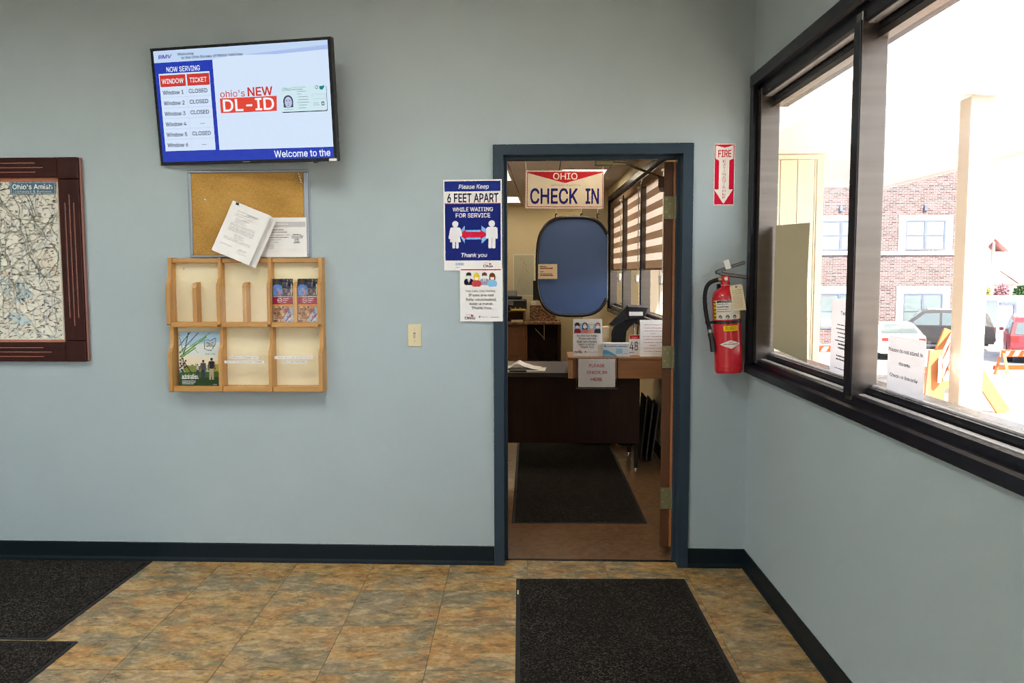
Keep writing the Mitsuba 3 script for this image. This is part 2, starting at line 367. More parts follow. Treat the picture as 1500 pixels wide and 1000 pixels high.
struct('wall_left', 'blue-grey lobby wall out of view on the left', box(LX-0.12, LX, LY-0.1, 0, -0.05, LZ+0.1), 'm_wall')
fx0, fx1, fz0, fz1 = -4.2, -1.2, 0.12, 2.45
struct('wall_front', 'blue-grey lobby wall behind the viewer', prism(sbox(LX-0.12, -0.05, rpt(-LY+0.2, 0)[0], LZ+0.1).difference(sbox(fx0, fz0, fx1, fz1)), 0, 0.12), 'm_wall', back(LY))
w3 = struct('window_3', 'entrance glazing behind the viewer')
for k in range(5):
    x = fx0 + (fx1-fx0)*k/4
    part('mullion', box(max(x-0.03, fx0), min(x+0.03, fx1), LY-0.11, LY-0.01, fz0, fz1), 'm_bronze', w3)
    if k < 4:
        xa, xb = x+0.03, fx0 + (fx1-fx0)*(k+1)/4-0.03
        part('pane', trimesh.Trimesh([(xa, LY-0.06, fz0), (xb, LY-0.06, fz0), (xb, LY-0.06, fz1), (xa, LY-0.06, fz1)], [(0, 1, 2), (0, 2, 3)], process=False), 'm_glass', w3)
struct('ceiling', 'white lobby ceiling', prism(P((LX-0.1, LY-0.1), tuple(rpt(-LY+0.2, 0.1)), tuple(rpt(-0.01, 0.1)), (LX-0.1, 0.08)), LZ, LZ+0.1), 'm_ceiling')
struct('wall_office_far', 'cream far wall of the office', box(OLEFT-0.1, 1.5, OFAR, OFAR+0.12, -0.05, LZ), 'm_cream')
struct('wall_office_left', 'cream left wall of the office', box(OLEFT-0.12, OLEFT, 0.16, OFAR+0.1, -0.05, LZ), 'm_cream')
struct('wall_office_pier', 'cream wall pier at the end of the office windows', box(0.444, rpt(-6.6, 0)[0]+0.02, 6.55, 6.9, -0.02, OZ+0.02), 'm_cream')

# office ceiling: grid of panels with light fixtures
oc = struct('ceiling_001', 'suspended office ceiling of square panels', box(OLEFT-0.1, 1.45, 0.16, OFAR+0.1, OZ+0.012, OZ+0.06), 'm_grey_plastic')
GX, GY = 0.51, 1.02
xs = [0.63 + GX*k for k in range(-8, 2)]
ys = [4.50 + GY*k for k in range(-5, 6)]
fixt = []
for x in xs:
    for y in ys:
        x1, y1 = min(x+GX, 1.0 + 0.034*y), y+GY
        y0, y1 = max(y, 0.17), min(y1, OFAR)
        if x < OLEFT or x1-x < 0.05 or y1-y0 < 0.1: continue
        kx, ky = round((x-0.63)/GX), round((y-4.50)/GY)
        if (kx, ky) in ((-1, 0), (-3, 0), (-1, 3), (-3, 3), (-1, -3), (-3, -3)):
            fixt.append((x, y0, x1, y1)); continue
        part('panel', box(x+0.006, x1-0.006, y0+0.006, y1-0.006, OZ-0.001, OZ+0.012), 'm_office_ceiling', oc)
for n, (x, y0, x1, y1) in enumerate(sorted(fixt, key=lambda q: (q[1], q[0]))):
    row = ('just inside the doorway', 'above and behind the hanging sign', 'near the far wall of the office')[n//2]
    t = thing('ceiling_light', f'{"left" if n % 2 == 0 else "right"} recessed fluorescent ceiling light {row}', 'ceiling light', 'office ceiling lights')
    f = cat(box(x+0.004, x1-0.004, y0+0.004, y0+0.03, OZ-0.006, OZ+0.012), box(x+0.004, x1-0.004, y1-0.03, y1-0.004, OZ-0.006, OZ+0.012),
            box(x+0.004, x+0.03, y0+0.03, y1-0.03, OZ-0.006, OZ+0.012), box(x1-0.03, x1-0.004, y0+0.03, y1-0.03, OZ-0.006, OZ+0.012))
    part('frame', f, 'm_white_plastic', t)
    d = trimesh.Trimesh([(x+0.03, y0+0.03, OZ-0.002), (x1-0.03, y0+0.03, OZ-0.002), (x1-0.03, y1-0.03, OZ-0.002), (x+0.03, y1-0.03, OZ-0.002)], [(0, 2, 1), (0, 3, 2)], process=False)
    part('diffuser', d, 'm_white_plastic', t, emitter={'type': 'area', 'radiance': rgb(OFFICE_LIGHT)})
# lobby ceiling lights (overhead, just out of the frame)
for n, (x, y) in enumerate(((-2.9, -1.95), (-0.85, -1.95), (-2.9, -5.0))):
    t = thing('lobby_light', ('left flush fluorescent panel light on the lobby ceiling near the doorway wall', 'right flush fluorescent panel light on the lobby ceiling near the doorway wall', 'flush fluorescent panel light on the lobby ceiling behind the viewer')[n], 'ceiling light', 'lobby ceiling lights')
    part('housing', cat(box(x-0.32, x+0.32, y-0.63, y-0.60, LZ-0.11, LZ-0.0005), box(x-0.32, x+0.32, y+0.60, y+0.63, LZ-0.11, LZ-0.0005), box(x-0.32, x-0.30, y-0.6, y+0.6, LZ-0.11, LZ-0.0005), box(x+0.30, x+0.32, y-0.6, y+0.6, LZ-0.11, LZ-0.0005)), 'm_white_plastic', t)
    z = LZ-0.004
    d = trimesh.Trimesh([(x-0.3, y-0.6, z), (x+0.3, y-0.6, z), (x+0.3, y+0.6, z), (x-0.3, y+0.6, z)], [(0, 2, 1), (0, 3, 2)], process=False)
    part('diffuser', d, 'm_white_plastic', t, emitter={'type': 'area', 'radiance': rgb(LOBBY_LIGHT)})

# baseboards
cove = P((0, 0), (0.012, 0), (0.010, 0.012), (0.0045, 0.022), (0.0045, 0.094), (0.002, 0.098), (0, 0.098))     # (out, z)
def cove_run(a0, a1, M): return xf(prism(cove, a0, a1), M @ frm((0, 0, 0), (0, 0, 1), (0, 1, 0), (1, 0, 0)))
struct('baseboard_back', 'dark vinyl baseboard left of the door', cove_run(LX, -0.272, back()), 'm_cove')
struct('baseboard_back_001', 'short dark vinyl baseboard right of the door', cove_run(0.708, X0-0.001, back()), 'm_cove')
struct('baseboard_right', 'dark vinyl baseboard under the window', cove_run(0.004, -LY, right()), 'm_cove')
struct('baseboard_office', 'dark vinyl baseboard along the office window wall', cove_run(-6.5, -0.2, right()), 'm_cove')

# ------------------------------------------------------------------ door frame and door
fr = struct('door_frame', 'dark teal painted steel door frame')
def ell(a, b): return a.union(b)
# profile in (x outward from the opening, depth): face 50 mm, returns, stop
def jamb(sign, x_in):
    # polygon in (x, y): face at y=-0.014, wraps the wall 0..0.16
    pts = [(0, -0.014), (0.050, -0.014), (0.050, 0.0), (0.022, 0.0), (0.022, 0.16), (0.050, 0.16), (0.050, 0.174), (0, 0.174), (0, 0.125), (-0.014, 0.125), (-0.014, 0.075), (0, 0.075)]
    return Polygon([(x_in + sign*a, b) for a, b in pts])
part('jamb', prism(jamb(-1, -0.220), 0.0, 2.064), 'm_teal', fr)
part('jamb', prism(jamb(1, 0.657), 0.0, 2.064), 'm_teal', fr)
hp = [(0, -0.014), (0.050, -0.014), (0.050, 0.0), (0.022, 0.0), (0.022, 0.16), (0.050, 0.16), (0.050, 0.174), (0, 0.174), (0, 0.125), (-0.014, 0.125), (-0.014, 0.075), (0, 0.075)]
head = prism(Polygon([(b, 2.064 + a) for a, b in hp]), -0.270, 0.707)
part('head', head, 'm_teal', fr, frm((0, 0, 0), (0, 1, 0), (0, 0, 1), (1, 0, 0)))
d1 = struct('door_1', 'brown wooden door opened inwards, seen edge-on')
DM = rotm((0, 0, 1), -0.165, (0.640, 0.150, 0))
part('slab', box(0.588, 0.633, 0.150, 1.0, 0.055, 2.045, 0.002), 'm_door', d1, DM)
part('lipping', box(0.6335, 0.6500, 0.1505, 0.200, 0.055, 2.045, 0.003), 'm_lipping', d1, DM, label='lighter wooden strip along the door edge')
for z in (1.815, 1.055, 0.315):
    hk = part('hinge', cat(box(0.5885, 0.640, 0.1455, 0.1495, z-0.057, z+0.057), box(0.6545, 0.6565, 0.09, 0.145, z-0.057, z+0.057)), 'm_brass', d1, label='brass hinge leaf on the door edge')
    for k in range(5):
        part('knuckle', xf(trimesh.creation.cylinder(0.0065, 0.0215, sections=14), trimesh.transformations.translation_matrix((0.6465, 0.1475, z-0.046+0.023*k))), 'm_brass', hk)
    for k, (dx, dz) in enumerate(((0.012, 0.042), (0.028, 0.020), (0.012, -0.020), (0.028, -0.042))):
        part('screw', xf(trimesh.creation.cylinder(0.0048, 0.002, sections=10), trimesh.transformations.translation_matrix((0.5885+dx, 0.145, z+dz)) @ rotm((1, 0, 0), math.pi/2)), 'm_steel', hk)
cl = part('closer', box(0.545, 0.588, 0.52, 0.80, 1.955, 2.015, 0.006), 'm_door', d1, DM, label='bronze door closer body')
part('closer_arm', cat(rod((0.40, 0.2, 2.040), (0.64, 0.62, 2.020), 0.007), rod((0.30, 0.185, 2.046), (0.41, 0.21, 2.042), 0.007), box(0.24, 0.33, 0.15, 0.19, 2.030, 2.062, 0.004)), 'm_brass', d1)

# ------------------------------------------------------------------ windows (storefront frames, dark bronze)
def window(name, label, u0, u1, mull, s_casing):
    w = struct(name, label)
    R = right()
    ax = R @ frm((0, 0, 0), (0, 0, 1), (0, 1, 0), (1, 0, 0))            # profile (into room, z), run along u
    # sill: apron, stool, stepped frame rail;  c = into the room (negative = outwards)
    apron = P((0.022, 0.997), (0.022, 1.034), (0.010, 1.040), (-0.012, 1.040), (-0.012, 1.066), (-0.022, 1.070), (-0.060, 1.070), (-0.060, 1.096), (-0.110, 1.100), (-0.160, 1.100), (-0.160, 1.02), (0.0, 1.02), (0.0, 0.997))
    part('sill', prism(apron, u0-0.055, u1+0.03), 'm_black_trim', w, ax)
    part('sill_track', prism(P((-0.030, 1.0702), (-0.030, 1.0725), (-0.048, 1.0745), (-0.048, 1.0702)), u0+0.05, u1-0.05), 'm_bright_alu', w, ax)
    part('glass_bead', prism(P((-0.075, 1.0975), (-0.075, 1.103), (-0.083, 1.106), (-0.083, 1.0985)), u0+0.05, u1-0.05), 'm_bright_alu', w, ax)
    hd = P((0.022, 2.424), (0.022, 2.372), (0.008, 2.366), (-0.012, 2.366), (-0.012, 2.318), (-0.022, 2.314), (-0.060, 2.314), (-0.060, 2.286), (-0.110, 2.280), (-0.160, 2.280), (-0.160, 2.42), (0.0, 2.42), (0.0, 2.424))
    part('window_head', prism(hd, u0-0.055, u1+0.03), 'm_black_trim', w, ax)
    part('head_track', prism(P((-0.024, 2.3138), (-0.024, 2.309), (-0.054, 2.309), (-0.054, 2.3138)), u0+0.05, u1-0.05), 'm_bright_alu', w, ax)
    part('glass_bead', prism(P((-0.062, 2.2855), (-0.062, 2.262), (-0.100, 2.262), (-0.100, 2.2815)), u0+0.04, u1-0.04), 'm_bronze', w, ax)
    cs = [u0] + list(mull) + [u1]
    for k, u in enumerate(cs):
        wd = 0.026 if k not in (0, len(cs)-1) else 0.05
        part('mullion', cat(box(u-wd, u+wd, 1.05, 2.35, -0.092, -0.004, 0.002)), 'm_bronze', w, R)
        if k in (0, len(cs)-1):
            part('casing', box(u-0.055 if k == 0 else u+0.0, u-0.0 if k == 0 else u+0.055, 1.035, 2.37, -0.004, 0.020, 0.002), 'm_black_trim', w, R)
        else:
            part('mullion_cap', box(u-0.027, u+0.027, 1.066, 2.32, -0.0039, 0.002, 0.001), 'm_black_trim', w, R)
    for a, b in zip(cs[:-1], cs[1:]):
        a2, b2 = a+0.02, b-0.02
        g = trimesh.Trimesh([(a2, 1.09, -0.085), (b2, 1.09, -0.085), (b2, 2.29, -0.085), (a2, 2.29, -0.085)], [(0, 1, 2), (0, 2, 3)], process=False)
        part('pane', g, 'm_glass', w, R)
    return w
window('window_1', 'long dark bronze framed lobby window', 0.068, 6.0, [1.246, 2.42, 3.60, 4.80], 0.0)
window('window_2', 'dark framed office window behind the blinds', -6.42, -1.10, [-5.08, -3.73, -2.38], 0.0)

# paper sheets on the lobby window glass
RG = right(0.083)
k = thing('backlit_poster', 'large olive-brown paper sheet hung on the window, lit from behind', 'poster')
n = 14
vs, fs = [], []
for i in range(n+1):
    t = i/n
    z = 1.708 - t*(1.708-1.128)
    bow = 0.010*math.sin(t*2.6) + 0.016*max(0, t-0.62)**1.0
    ur = 0.606 + 0.012*max(0.0, math.sin((t-0.55)*5)) + (0.036*t)
    ul = 0.141 - 0.010*math.sin(t*math.pi)
    for j in range(5):
        q = j/4
        vs.append((ul + q*(ur-ul), z - 0.014*q, 0.004 + bow*q*1.2))
for i in range(n):
    for j in range(4):
        a = i*5+j
        fs += [(a, a+5, a+6), (a, a+6, a+1)]
scene[k] = mikit.ply(xf(trimesh.Trimesh(vs, fs, process=False), RG), 'm_backlit_sheet', smooth=True)
def glass_notice(label, u0, u1, z0, z1, draw, tilt=0.0):
    t = thing('window_notice', label, 'notice')
    c = ((u0+u1)/2, (z0+z1)/2)
    M = RG @ trimesh.transformations.translation_matrix((c[0], c[1], 0.003)) @ rotm((0, 0, 1), tilt)
    w, h = (u1-u0)/2, (z1-z0)/2
    m = trimesh.Trimesh([(-w, -h, 0), (w, -h, 0.004), (w, h, 0.002), (-w, h, 0)], [(0, 1, 2), (0, 2, 3)], process=False)
    part('sheet', m, 'm_backlit_paper', t, M)
    pr = Print((0, 100, 0, 100), (-w, w, -h, h), M, lift=0.0045)
    pr.t = t; draw(pr); pr.build('lettering', t)
    return t
def dn1(pr):
    c = (0.05, 0.05, 0.06)
    pr.text('Testing', 42, 84, 80, 84.5, c, True)
    for k, (a, b) in enumerate(((30, 92), (26, 92), (32, 88), (34, 90), (24, 92))): pr.bars(a, b, 66-5.4*k, 1.5, c, 0.1)
    for y in (40, 35): pr.bars(36, 92, y, 2.4, c, 0.1)
    for y in (24, 19.5): pr.bars(30, 88, y, 2.0, c, 0.1)
    pr.bars(24, 94, 7, 1.0, c, 0.05)
glass_notice('narrow white printed notice with many lines, half hidden behind the window mullion', 0.872, 1.115, 1.106, 1.386, dn1, -0.02)
def dn2(pr):
    c = (0.10, 0.09, 0.11)
    pr.text('Please do not stand in', 6, 96, 74, 80, c, True)
    pr.build('lettering', pr.t); pr.text('this area.', 36, 66, 53, 58.5, c, True)
    pr.build('lettering', pr.t); pr.text('Check-in line only', 12, 86, 31, 36.5, c, True)
glass_notice('white printed notice with three lines of text on the glass right of the mullion', 1.375, 1.632, 1.094, 1.284, dn2)

# ------------------------------------------------------------------ television on the wall
def tv_frame():
    yaw, tilt, roll = -.2166, .1049, -.0122
    nn = V(math.sin(yaw)*math.cos(tilt), -math.cos(yaw)*math.cos(tilt), -math.sin(tilt))
    r = np.cross(-nn, (0, 0, 1)); r /= np.linalg.norm(r); u = np.cross(r, -nn)
    c, s = math.cos(roll), math.sin(roll)
    return frm((-1.4576, -.1525, 2.2942), c*r+s*u, -s*r+c*u, nn)
TVM = tv_frame()
tv = thing('television', 'wall-mounted black flat television showing a blue and white queue screen', 'television')
W2, H2 = 0.480, 0.2774
bz = sbox(-W2, -H2, W2, H2)
part('housing', cat(prism(bz.buffer(-0.002).buffer(0.002), -0.030, -0.004), box(-0.30, 0.30, -0.20, 0.16, -0.060, -0.029, 0.008)), 'm_black', tv, TVM)
part('bezel', prism(bz.difference(sbox(-0.4645, -0.2615, 0.4645, 0.2645)), -0.006, 0.001), 'm_dark_gloss', tv, TVM)
part('badge', box(-0.020, 0.020, -0.2715, -0.2675, 0.0, 0.0016), 'm_grey_plastic', tv, TVM)
part('sensor', box(0.355, 0.375, -0.284, -0.2770, -0.012, 0.0), 'm_black', tv, TVM)
sk = part('sticker', box(0.438, 0.478, -0.2765, -0.2645, 0.001, 0.0018), 'm_paper', tv, TVM, label='small white asset sticker')
arm = part('wall_bracket', cat(box(-1.56, -1.36, 0.10+2.10, 0.30+2.10, 0.0, 0.030, 0.004), rod((-1.46, 2.29, 0.028), (-1.452, 2.29, 0.088), 0.022, 14)), 'm_black', tv, back())
G = 0.56
def em(r, g, b): return (r*G, g*G, b*G)
cW, cB, cR = em(0.70, 0.83, 1.02), em(0.010, 0.038, 0.45), em(0.62, 0.035, 0.022)
cT = em(0.07, 0.09, 0.13)
pr = Print((-1, 1, -1, 1), (-1, 1, -1, 1), TVM, lift=0.0012)
pr.rectf(-.4645, -.2615, .4645, .2645, cW)
pr.poly([(-.4645, .2645), (.4645, .2645), (.4645, .228), (.2, .226), (-.02, .222), (-.142, .210), (-.4645, .209)], em(0.56, 0.72, 0.96))
pr.poly([(.02, .222), (.4645, .243), (.4645, .224), (.2, .216)], em(0.42, 0.55, 0.90))
pr.poly([(-.4645, .209), (-.142, .209), (-.142, -.211), (.4645, -.212), (.4645, -.2615), (-.4645, -.2615)], cB)
pr.rectf(-.445, -.209, -.1625, .158, cW)
pr.rectf(-.440, .096, -.2975, .150, cR); pr.rectf(-.2885, .096, -.166, .150, cR)
pr.rectf(-.2965, -.205, -.2945, .095, em(.50, .62, .80))
for k in range(5): pr.rectf(-.443, .0455-.0498*k, -.164, .0470-.0498*k, em(.50, .62, .80))
pr.shape(aff.rotate(aff.scale(Point(-.400, .236).buffer(1), .047, .015), 4), em(.62, .70, .92))
pr.build('screen_background', tv, 'm_dark_gloss', emitter={'type': 'area', 'radiance': {'type': 'mesh_attribute', 'name': 'vertex_color'}, 'sampling_weight': 0.5})
EM_ = {'emitter': {'type': 'area', 'radiance': {'type': 'mesh_attribute', 'name': 'vertex_color'}, 'sampling_weight': 0.02}}
pr.lift += 0.0002
pr.text('BMV', -.438, -.366, .2275, .2445, em(.03, .06, .40), True, shear=0.25)
pr.text('Welcome', -.329, -.240, .2375, .2490, cT, True)
pr.text('to the Ohio Bureau of Motor Vehicles', -.310, .024, .2205, .2325, cT, True)
pr.build('header_lettering', tv, 'm_dark_gloss', **EM_); pr.lift += 0.0001
pr.text('NOW SERVING', -.398, -.212, .164, .187, em(.85, .92, 1.05), True)
pr.text('WINDOW', -.430, -.308, .1105, .132, em(.9, .92, 1.0), True); pr.text('TICKET', -.275, -.180, .1105, .132, em(.9, .92, 1.0), True)
pr.build('queue_lettering', tv, 'm_dark_gloss', **EM_)
for k in range(6):
    z = 0.0595-.0498*k
    pr.text(f'Window {k+1}', -.430, -.313, z, z+.018, cT, True)
    if k in (3, 5): pr.rectf(-.235, z+.006, -.224, z+.008, cT)
    else: pr.text('CLOSED', -.284, -.181, z+0.002, z+.020, cT, True)
    if k in (3, 5): pr.rectf(-.222, z+.006, -.211, z+.008, cT)
    pr.build('queue_lettering', tv, 'm_dark_gloss', **EM_)
pr.lift += 0.0001
pr.text("ohio's", -.112, .020, .034, .064, cR); pr.text('NEW', .036, .168, .034, .072, cR, True)
pr.poly([(-.116, .029), (.188, .029), (.184, -.039), (-.116, -.039)], em(.80, .055, .028))
pr.text('DL-ID', -.102, .172, -.0315, .022, em(.95, .95, 1.0), True)
pr.build('slogan', tv, 'm_dark_gloss', **EM_); pr.lift += 0.0001
pr.text('Welcome to the', .155, .449, -.2525, -.2225, em(.85, .92, 1.05), True)
pr.build('ticker_lettering', tv, 'm_dark_gloss', **EM_); pr.lift += 0.0001
# licence card picture
rb = lambda x0, y0, x1, y1, r: sbox(x0+r, y0+r, x1-r, y1-r).buffer(r)
pr.shape(rb(.211, -.050, .4475, .066, .008), em(.05, .06, .10)); pr.shape(rb(.207, -.046, .4455, .070, .008), em(.66, .86, .92))
pr.text('Ohio', .217, .262, .049, .063, em(.10, .22, .32), shear=0.3)
pr.bars(.268, .355, .062, .0025, em(.35, .45, .5)); pr.bars(.268, .325, .053, .003, em(.15, .2, .25))
pr.shape(ohio(.412, .045, .436, .066), em(.0, .22, .26)); pr.shape(Point(.398, .058).buffer(.008).difference(Point(.398, .058).buffer(.0055)), em(.1, .15, .25))
pr.shape(aff.scale(Point(.247, .000).buffer(1), .026, .029), em(.05, .06, .12)); pr.rectf(.222, -.026, .272, -.002, em(.05, .06, .12))
pr.ell(.2475, -.003, .019, .025, em(.52, .58, .78)); pr.ell(.239, .004, .004, .002, em(.10, .12, .2)); pr.ell(.2555, .004, .004, .002, em(.10, .12, .2)); pr.ell(.2475, -.008, .003, .002, em(.3, .33, .5)); pr.ell(.2475, -.017, .006, .002, em(.25, .25, .4))
for k, (a, b) in enumerate(((.296, .345), (.296, .32), (.30, .36), (.30, .365), (.296, .355), (.30, .345), (.30, .345))): pr.bars(a, b, .044-.0125*k, .0028, em(.25, .33, .42))
pr.bars(.225, .275, -.036, .003, em(.4, .5, .6)); pr.bars(.378, .41, -.012, .0028, em(.3, .35, .45)); pr.bars(.378, .41, -.021, .0028, em(.3, .35, .45))
pr.shape(rb(.418, -.024, .433, -.006, .002).difference(sbox(.4215, -.019, .4295, -.012)), em(.15, .2, .3)); pr.shape(sbox(.375, .006, .44, .028).boundary.buffer(.0006), em(.4, .5, .6))
pr.build('card_picture', tv, 'm_dark_gloss', **EM_)

# ------------------------------------------------------------------ framed map on the left
B = back()
mp = thing('framed_map', 'road map in a wide dark mahogany frame with fluted rails', 'framed map')
MX0, MX1, MZ0, MZ1 = -3.62, -2.343, 1.043, 2.068
RW_ = 0.107
part('backing', box(MX0+0.01, MX1-0.01, MZ0+0.01, MZ1-0.01, 0.0, 0.010), 'm_black_matte', mp, B)
def rail(x0, x1, z0, z1, vert, m):
    body = m3.Manifold(m3.Mesh(np.array(box(x0, x1, z0, z1, 0.010, 0.030, 0.0025).vertices, np.float32), np.array(box(x0, x1, z0, z1, 0.010, 0.030, 0.0025).faces, np.uint32)))
    fl = []
    c = (x0+x1)/2 if vert else (z0+z1)/2
    cut = None
    for k in (-1, 0, 1):
        e = 0.115 if k else 0.075
        a, b = ((z0+e-0.107*0, z1-e) if vert else (x0+e, x1-e))
        p0, p1 = ((c+0.0225*k, a, 0.0325), (c+0.0225*k, b, 0.0325)) if vert else ((a, c+0.0225*k, 0.0325), (b, c+0.0225*k, 0.0325))
        s0 = m3.Manifold.sphere(0.0062, 16)
        bar = m3.Manifold.batch_hull([s0.translate(p0), s0.translate(p1)])
        cut = bar if cut is None else cut + bar
        w = 0.0040
        fl.append(box(p0[0]-w, p0[0]+w, p0[1], p1[1], 0.0258, 0.0272) if vert else box(p0[0], p1[0], p0[1]-w, p0[1]+w, 0.0258, 0.0272))
    q = (body - cut).to_mesh()
    return trimesh.Trimesh(q.vert_properties[:, :3], q.tri_verts), fl
for (x0, x1, z0, z1, vert) in ((MX1-RW_, MX1-0.001, MZ0+RW_+0.001, MZ1-RW_-0.001, True), (MX0, MX0+RW_, MZ0+RW_+0.001, MZ1-RW_-0.001, True), (MX0+RW_, MX1-RW_-0.001, MZ1-RW_+0.009, MZ1, False), (MX0+RW_, MX1-RW_-0.001, MZ0, MZ0+RW_-0.009, False)):
    m, fl = rail(x0, x1, z0, z1, vert, 0)
    rk = part('rail', m, 'm_mahogany_v' if vert else 'm_mahogany_h', mp, B)
    for f in fl: part('flute', f, 'm_groove', rk, B)
for x in (MX0, MX1-RW_):
    for z in (MZ0, MZ1-RW_):
        ck = part('corner_block', box(x, x+RW_, z, z+RW_, 0.010, 0.034, 0.004), 'm_mahogany_v', mp, B)
        part('corner_peg', xf(trimesh.creation.cylinder(0.005, 0.004, sections=12), trimesh.transformations.translation_matrix((x+RW_*0.52, z+RW_*0.5, 0.0350))), 'm_black', ck, B)
part('edge_bead', cat(box(MX1-0.001, MX1+0.010, MZ0+0.001, MZ1-0.001, 0.004, 0.024, 0.004)), 'm_groove', mp, B)
ix0, ix1, iz0, iz1 = MX0+RW_, MX1-RW_, MZ0+RW_-0.009, MZ1-RW_+0.009
part('sheet', box(ix0-0.005, ix1+0.005, iz0-0.005, iz1+0.005, 0.010, 0.0125), 'm_map_paper', mp, B)
pr = Print((0, 1, 0, 1), (ix0, ix1, iz0, iz1), B, lift=0.0128)
R2 = random.Random(11)
asp = (ix1-ix0)/(iz1-iz0)
pr.rectf(0, 0.975, 1, 1, (.42, .17, .11)); pr.rectf(0, 0, 1, 0.016, (.42, .17, .11)); pr.rectf(0.986, 0.016, 1, 0.975, (.50, .42, .34))
for k in range(26):
    x, y = R2.uniform(.1, .97), R2.uniform(.05, .93)
    b = unary_union([aff.scale(Point(x+R2.gauss(0, .03), y+R2.gauss(0, .03)).buffer(1, 6), R2.uniform(.012, .045)/asp*1.2, R2.uniform(.012, .04)) for _ in range(4)])
    pr.shape(b.intersection(sbox(0.01, .02, .984, .97)), R2.choice(((.52, .62, .62), (.60, .66, .62), (.72, .64, .52), (.60, .64, .52))))
def road(x, y, a, n, st, wob, w, col):
    pts = [(x, y)]
    for _ in range(n):
        a += R2.gauss(0, wob); x += st*math.cos(a)/asp; y += st*math.sin(a); pts.append((x, y))
    g = LineString(pts).buffer(w, 1, cap_style=2, join_style=2)
    g = aff.scale(g, 1, 1).intersection(sbox(0.004, .02, .984, .972))
    pr.shape(g, col, layer=False)
GRY, BLK, RED, BLU = (.15, .15, .14), (.05, .05, .05), (.36, .12, .08), (.20, .30, .40)
for k in range(260): road(R2.uniform(0.45, 1), R2.uniform(0, 1), R2.choice((0, math.pi/2, 0.7, 2.2))+R2.gauss(0, .2), R2.randint(5, 16), .02, .16, .0008, R2.choice((GRY, GRY, (.26, .25, .21), (.30, .27, .22))))
for k in range(26): road(R2.uniform(0.45, 1), R2.uniform(0, 1), R2.uniform(0, 6.3), 40, .016, .35, .0008, BLU)
for k in range(20): road(R2.uniform(0.5, .95), R2.uniform(0, 1), R2.choice((1.6, 1.2, 0.1, 2.4)), 45, .02, .24, .0013, R2.choice((GRY, (.10, .12, .11), (.12, .16, .10), (.14, .14, .12))))
for k in range(4): road(R2.uniform(0.5, .95), 1.0, -1.3 + R2.gauss(0, .5), 60, .02, .28, .0021, (.16, .19, .17))
pr.lift += 0.0001
for k in range(900):
    x, y, w = R2.uniform(.42, .978), R2.uniform(.03, .965), R2.uniform(.006, .020)
    h = .0022
    q = aff.rotate(sbox(x-w/2, y-h, x+w/2, y+h), R2.choice((0, 0, 0, 30, -35, 80)))
    pr.shape(q, R2.choice((BLK, GRY, GRY, (.20, .14, .11))), layer=False)
pr.build('map_print', mp)
pr.lift = 0.0140
pr.rectf(.760, .900, .982, .975, (.075, .14, .19)); pr.shape(sbox(.765, .904, .977, .971).boundary.buffer(.0014), (.40, .48, .52))
pr.text("Ohio's Amish", .772, .965, .932, .960, (.78, .80, .78), True); pr.text('Highways & Byways', .775, .960, .910, .925, (.55, .58, .56))
pr.build('map_title', mp)

# ------------------------------------------------------------------ cork board with papers
cb = thing('cork_board', 'small cork notice board with grey aluminium frame under the television', 'notice board')
CX0, CX1, CZ0, CZ1 = -1.795, -1.188, 1.5685, 2.000
part('cork', box(CX0+0.012, CX1-0.012, CZ0+0.010, CZ1-0.010, 0.0, 0.009), 'm_cork', cb, B)
for a in ((CX0, CX1, CZ1-0.013, CZ1), (CX0, CX1, CZ0, CZ0+0.013), (CX0, CX0+0.016, CZ0+0.0131, CZ1-0.0131), (CX1-0.024, CX1, CZ0+0.0131, CZ1-0.0131)):
    part('frame_rail', cat(box(*a, 0.0, 0.016, 0.003)), 'm_alu', cb, B)
part('frame_lip', box(CX1+0.0002, CX1+0.006, CZ0+0.002, CZ1-0.002, 0.0, 0.010, 0.002), 'm_alu', cb, B)
for k in range(5):
    x, z = ((-1.226+0.004*k, 1.972-0.013*k) if k < 4 else (-1.702, 1.850))
    t = thing('push_pin', ('white push pin alone on the left half of the cork board' if k == 4 else f'{("top", "second", "third", "lowest")[k]} white push pin in the column at the upper right corner of the cork board'), 'push pin', None if k == 4 else 'push pins in the board corner')
    Mp = B @ trimesh.transformations.translation_matrix((x, z, 0.009)) @ rotm((1, 0, 0), -1.25 + 0.1*k) @ rotm((0, 1, 0), -0.9)
    part('head', lathe([(0, 0.004), (0.0035, 0.004), (0.003, 0.0065), (0.0022, 0.008), (0.0024, 0.012), (0.0042, 0.0135), (0.0040, 0.016), (0, 0.0165)], 14), 'm_white_plastic', t, Mp, smooth=40)
    part('pin', rod((0, 0, -0.004), (0, 0, 0.0045), 0.0006, 6), 'm_steel', t, Mp)
t = thing('printed_form', 'landscape white printed form pinned at the lower right of the cork board', 'paper')
part('sheet', box(-1.470, -1.200, 1.5695, 1.765, 0.0165, 0.0172), 'm_paper', t, B)
pr = Print((0, 100, 0, 100), (-1.470, -1.200, 1.5695, 1.765), B, lift=0.0177)
pr.rectf(2, 76, 98, 89, (.52, .52, .52)); pr.bars(34, 66, 83, 3.5, (.70, .70, .70), 0)
for k, (a, b, y, h) in enumerate(((30, 58, 69, 2.4), (30, 66, 63, 2.2), (26, 72, 56, 1.3), (28, 68, 50, 2.2), (26, 54, 44, 1.0), (26, 50, 38, 1.2), (24, 40, 32, 1.2), (24, 40, 27, 1.2), (24, 38, 22, 1.2))): pr.bars(a, b, y, h, (.25, .25, .25), .1)
for k in range(6): pr.bars(74-(4, 6, 6, 1, 1, 3)[k]+4, 88+(2, 6, 6, -2, -2, 0)[k], 57-4.2*k, 2.0, (.12, .12, .12), .05)
pr.rectf(10, 13, 97, 13.4, (.6, .6, .6)); pr.rectf(10, 19, 97, 19.4, (.6, .6, .6))
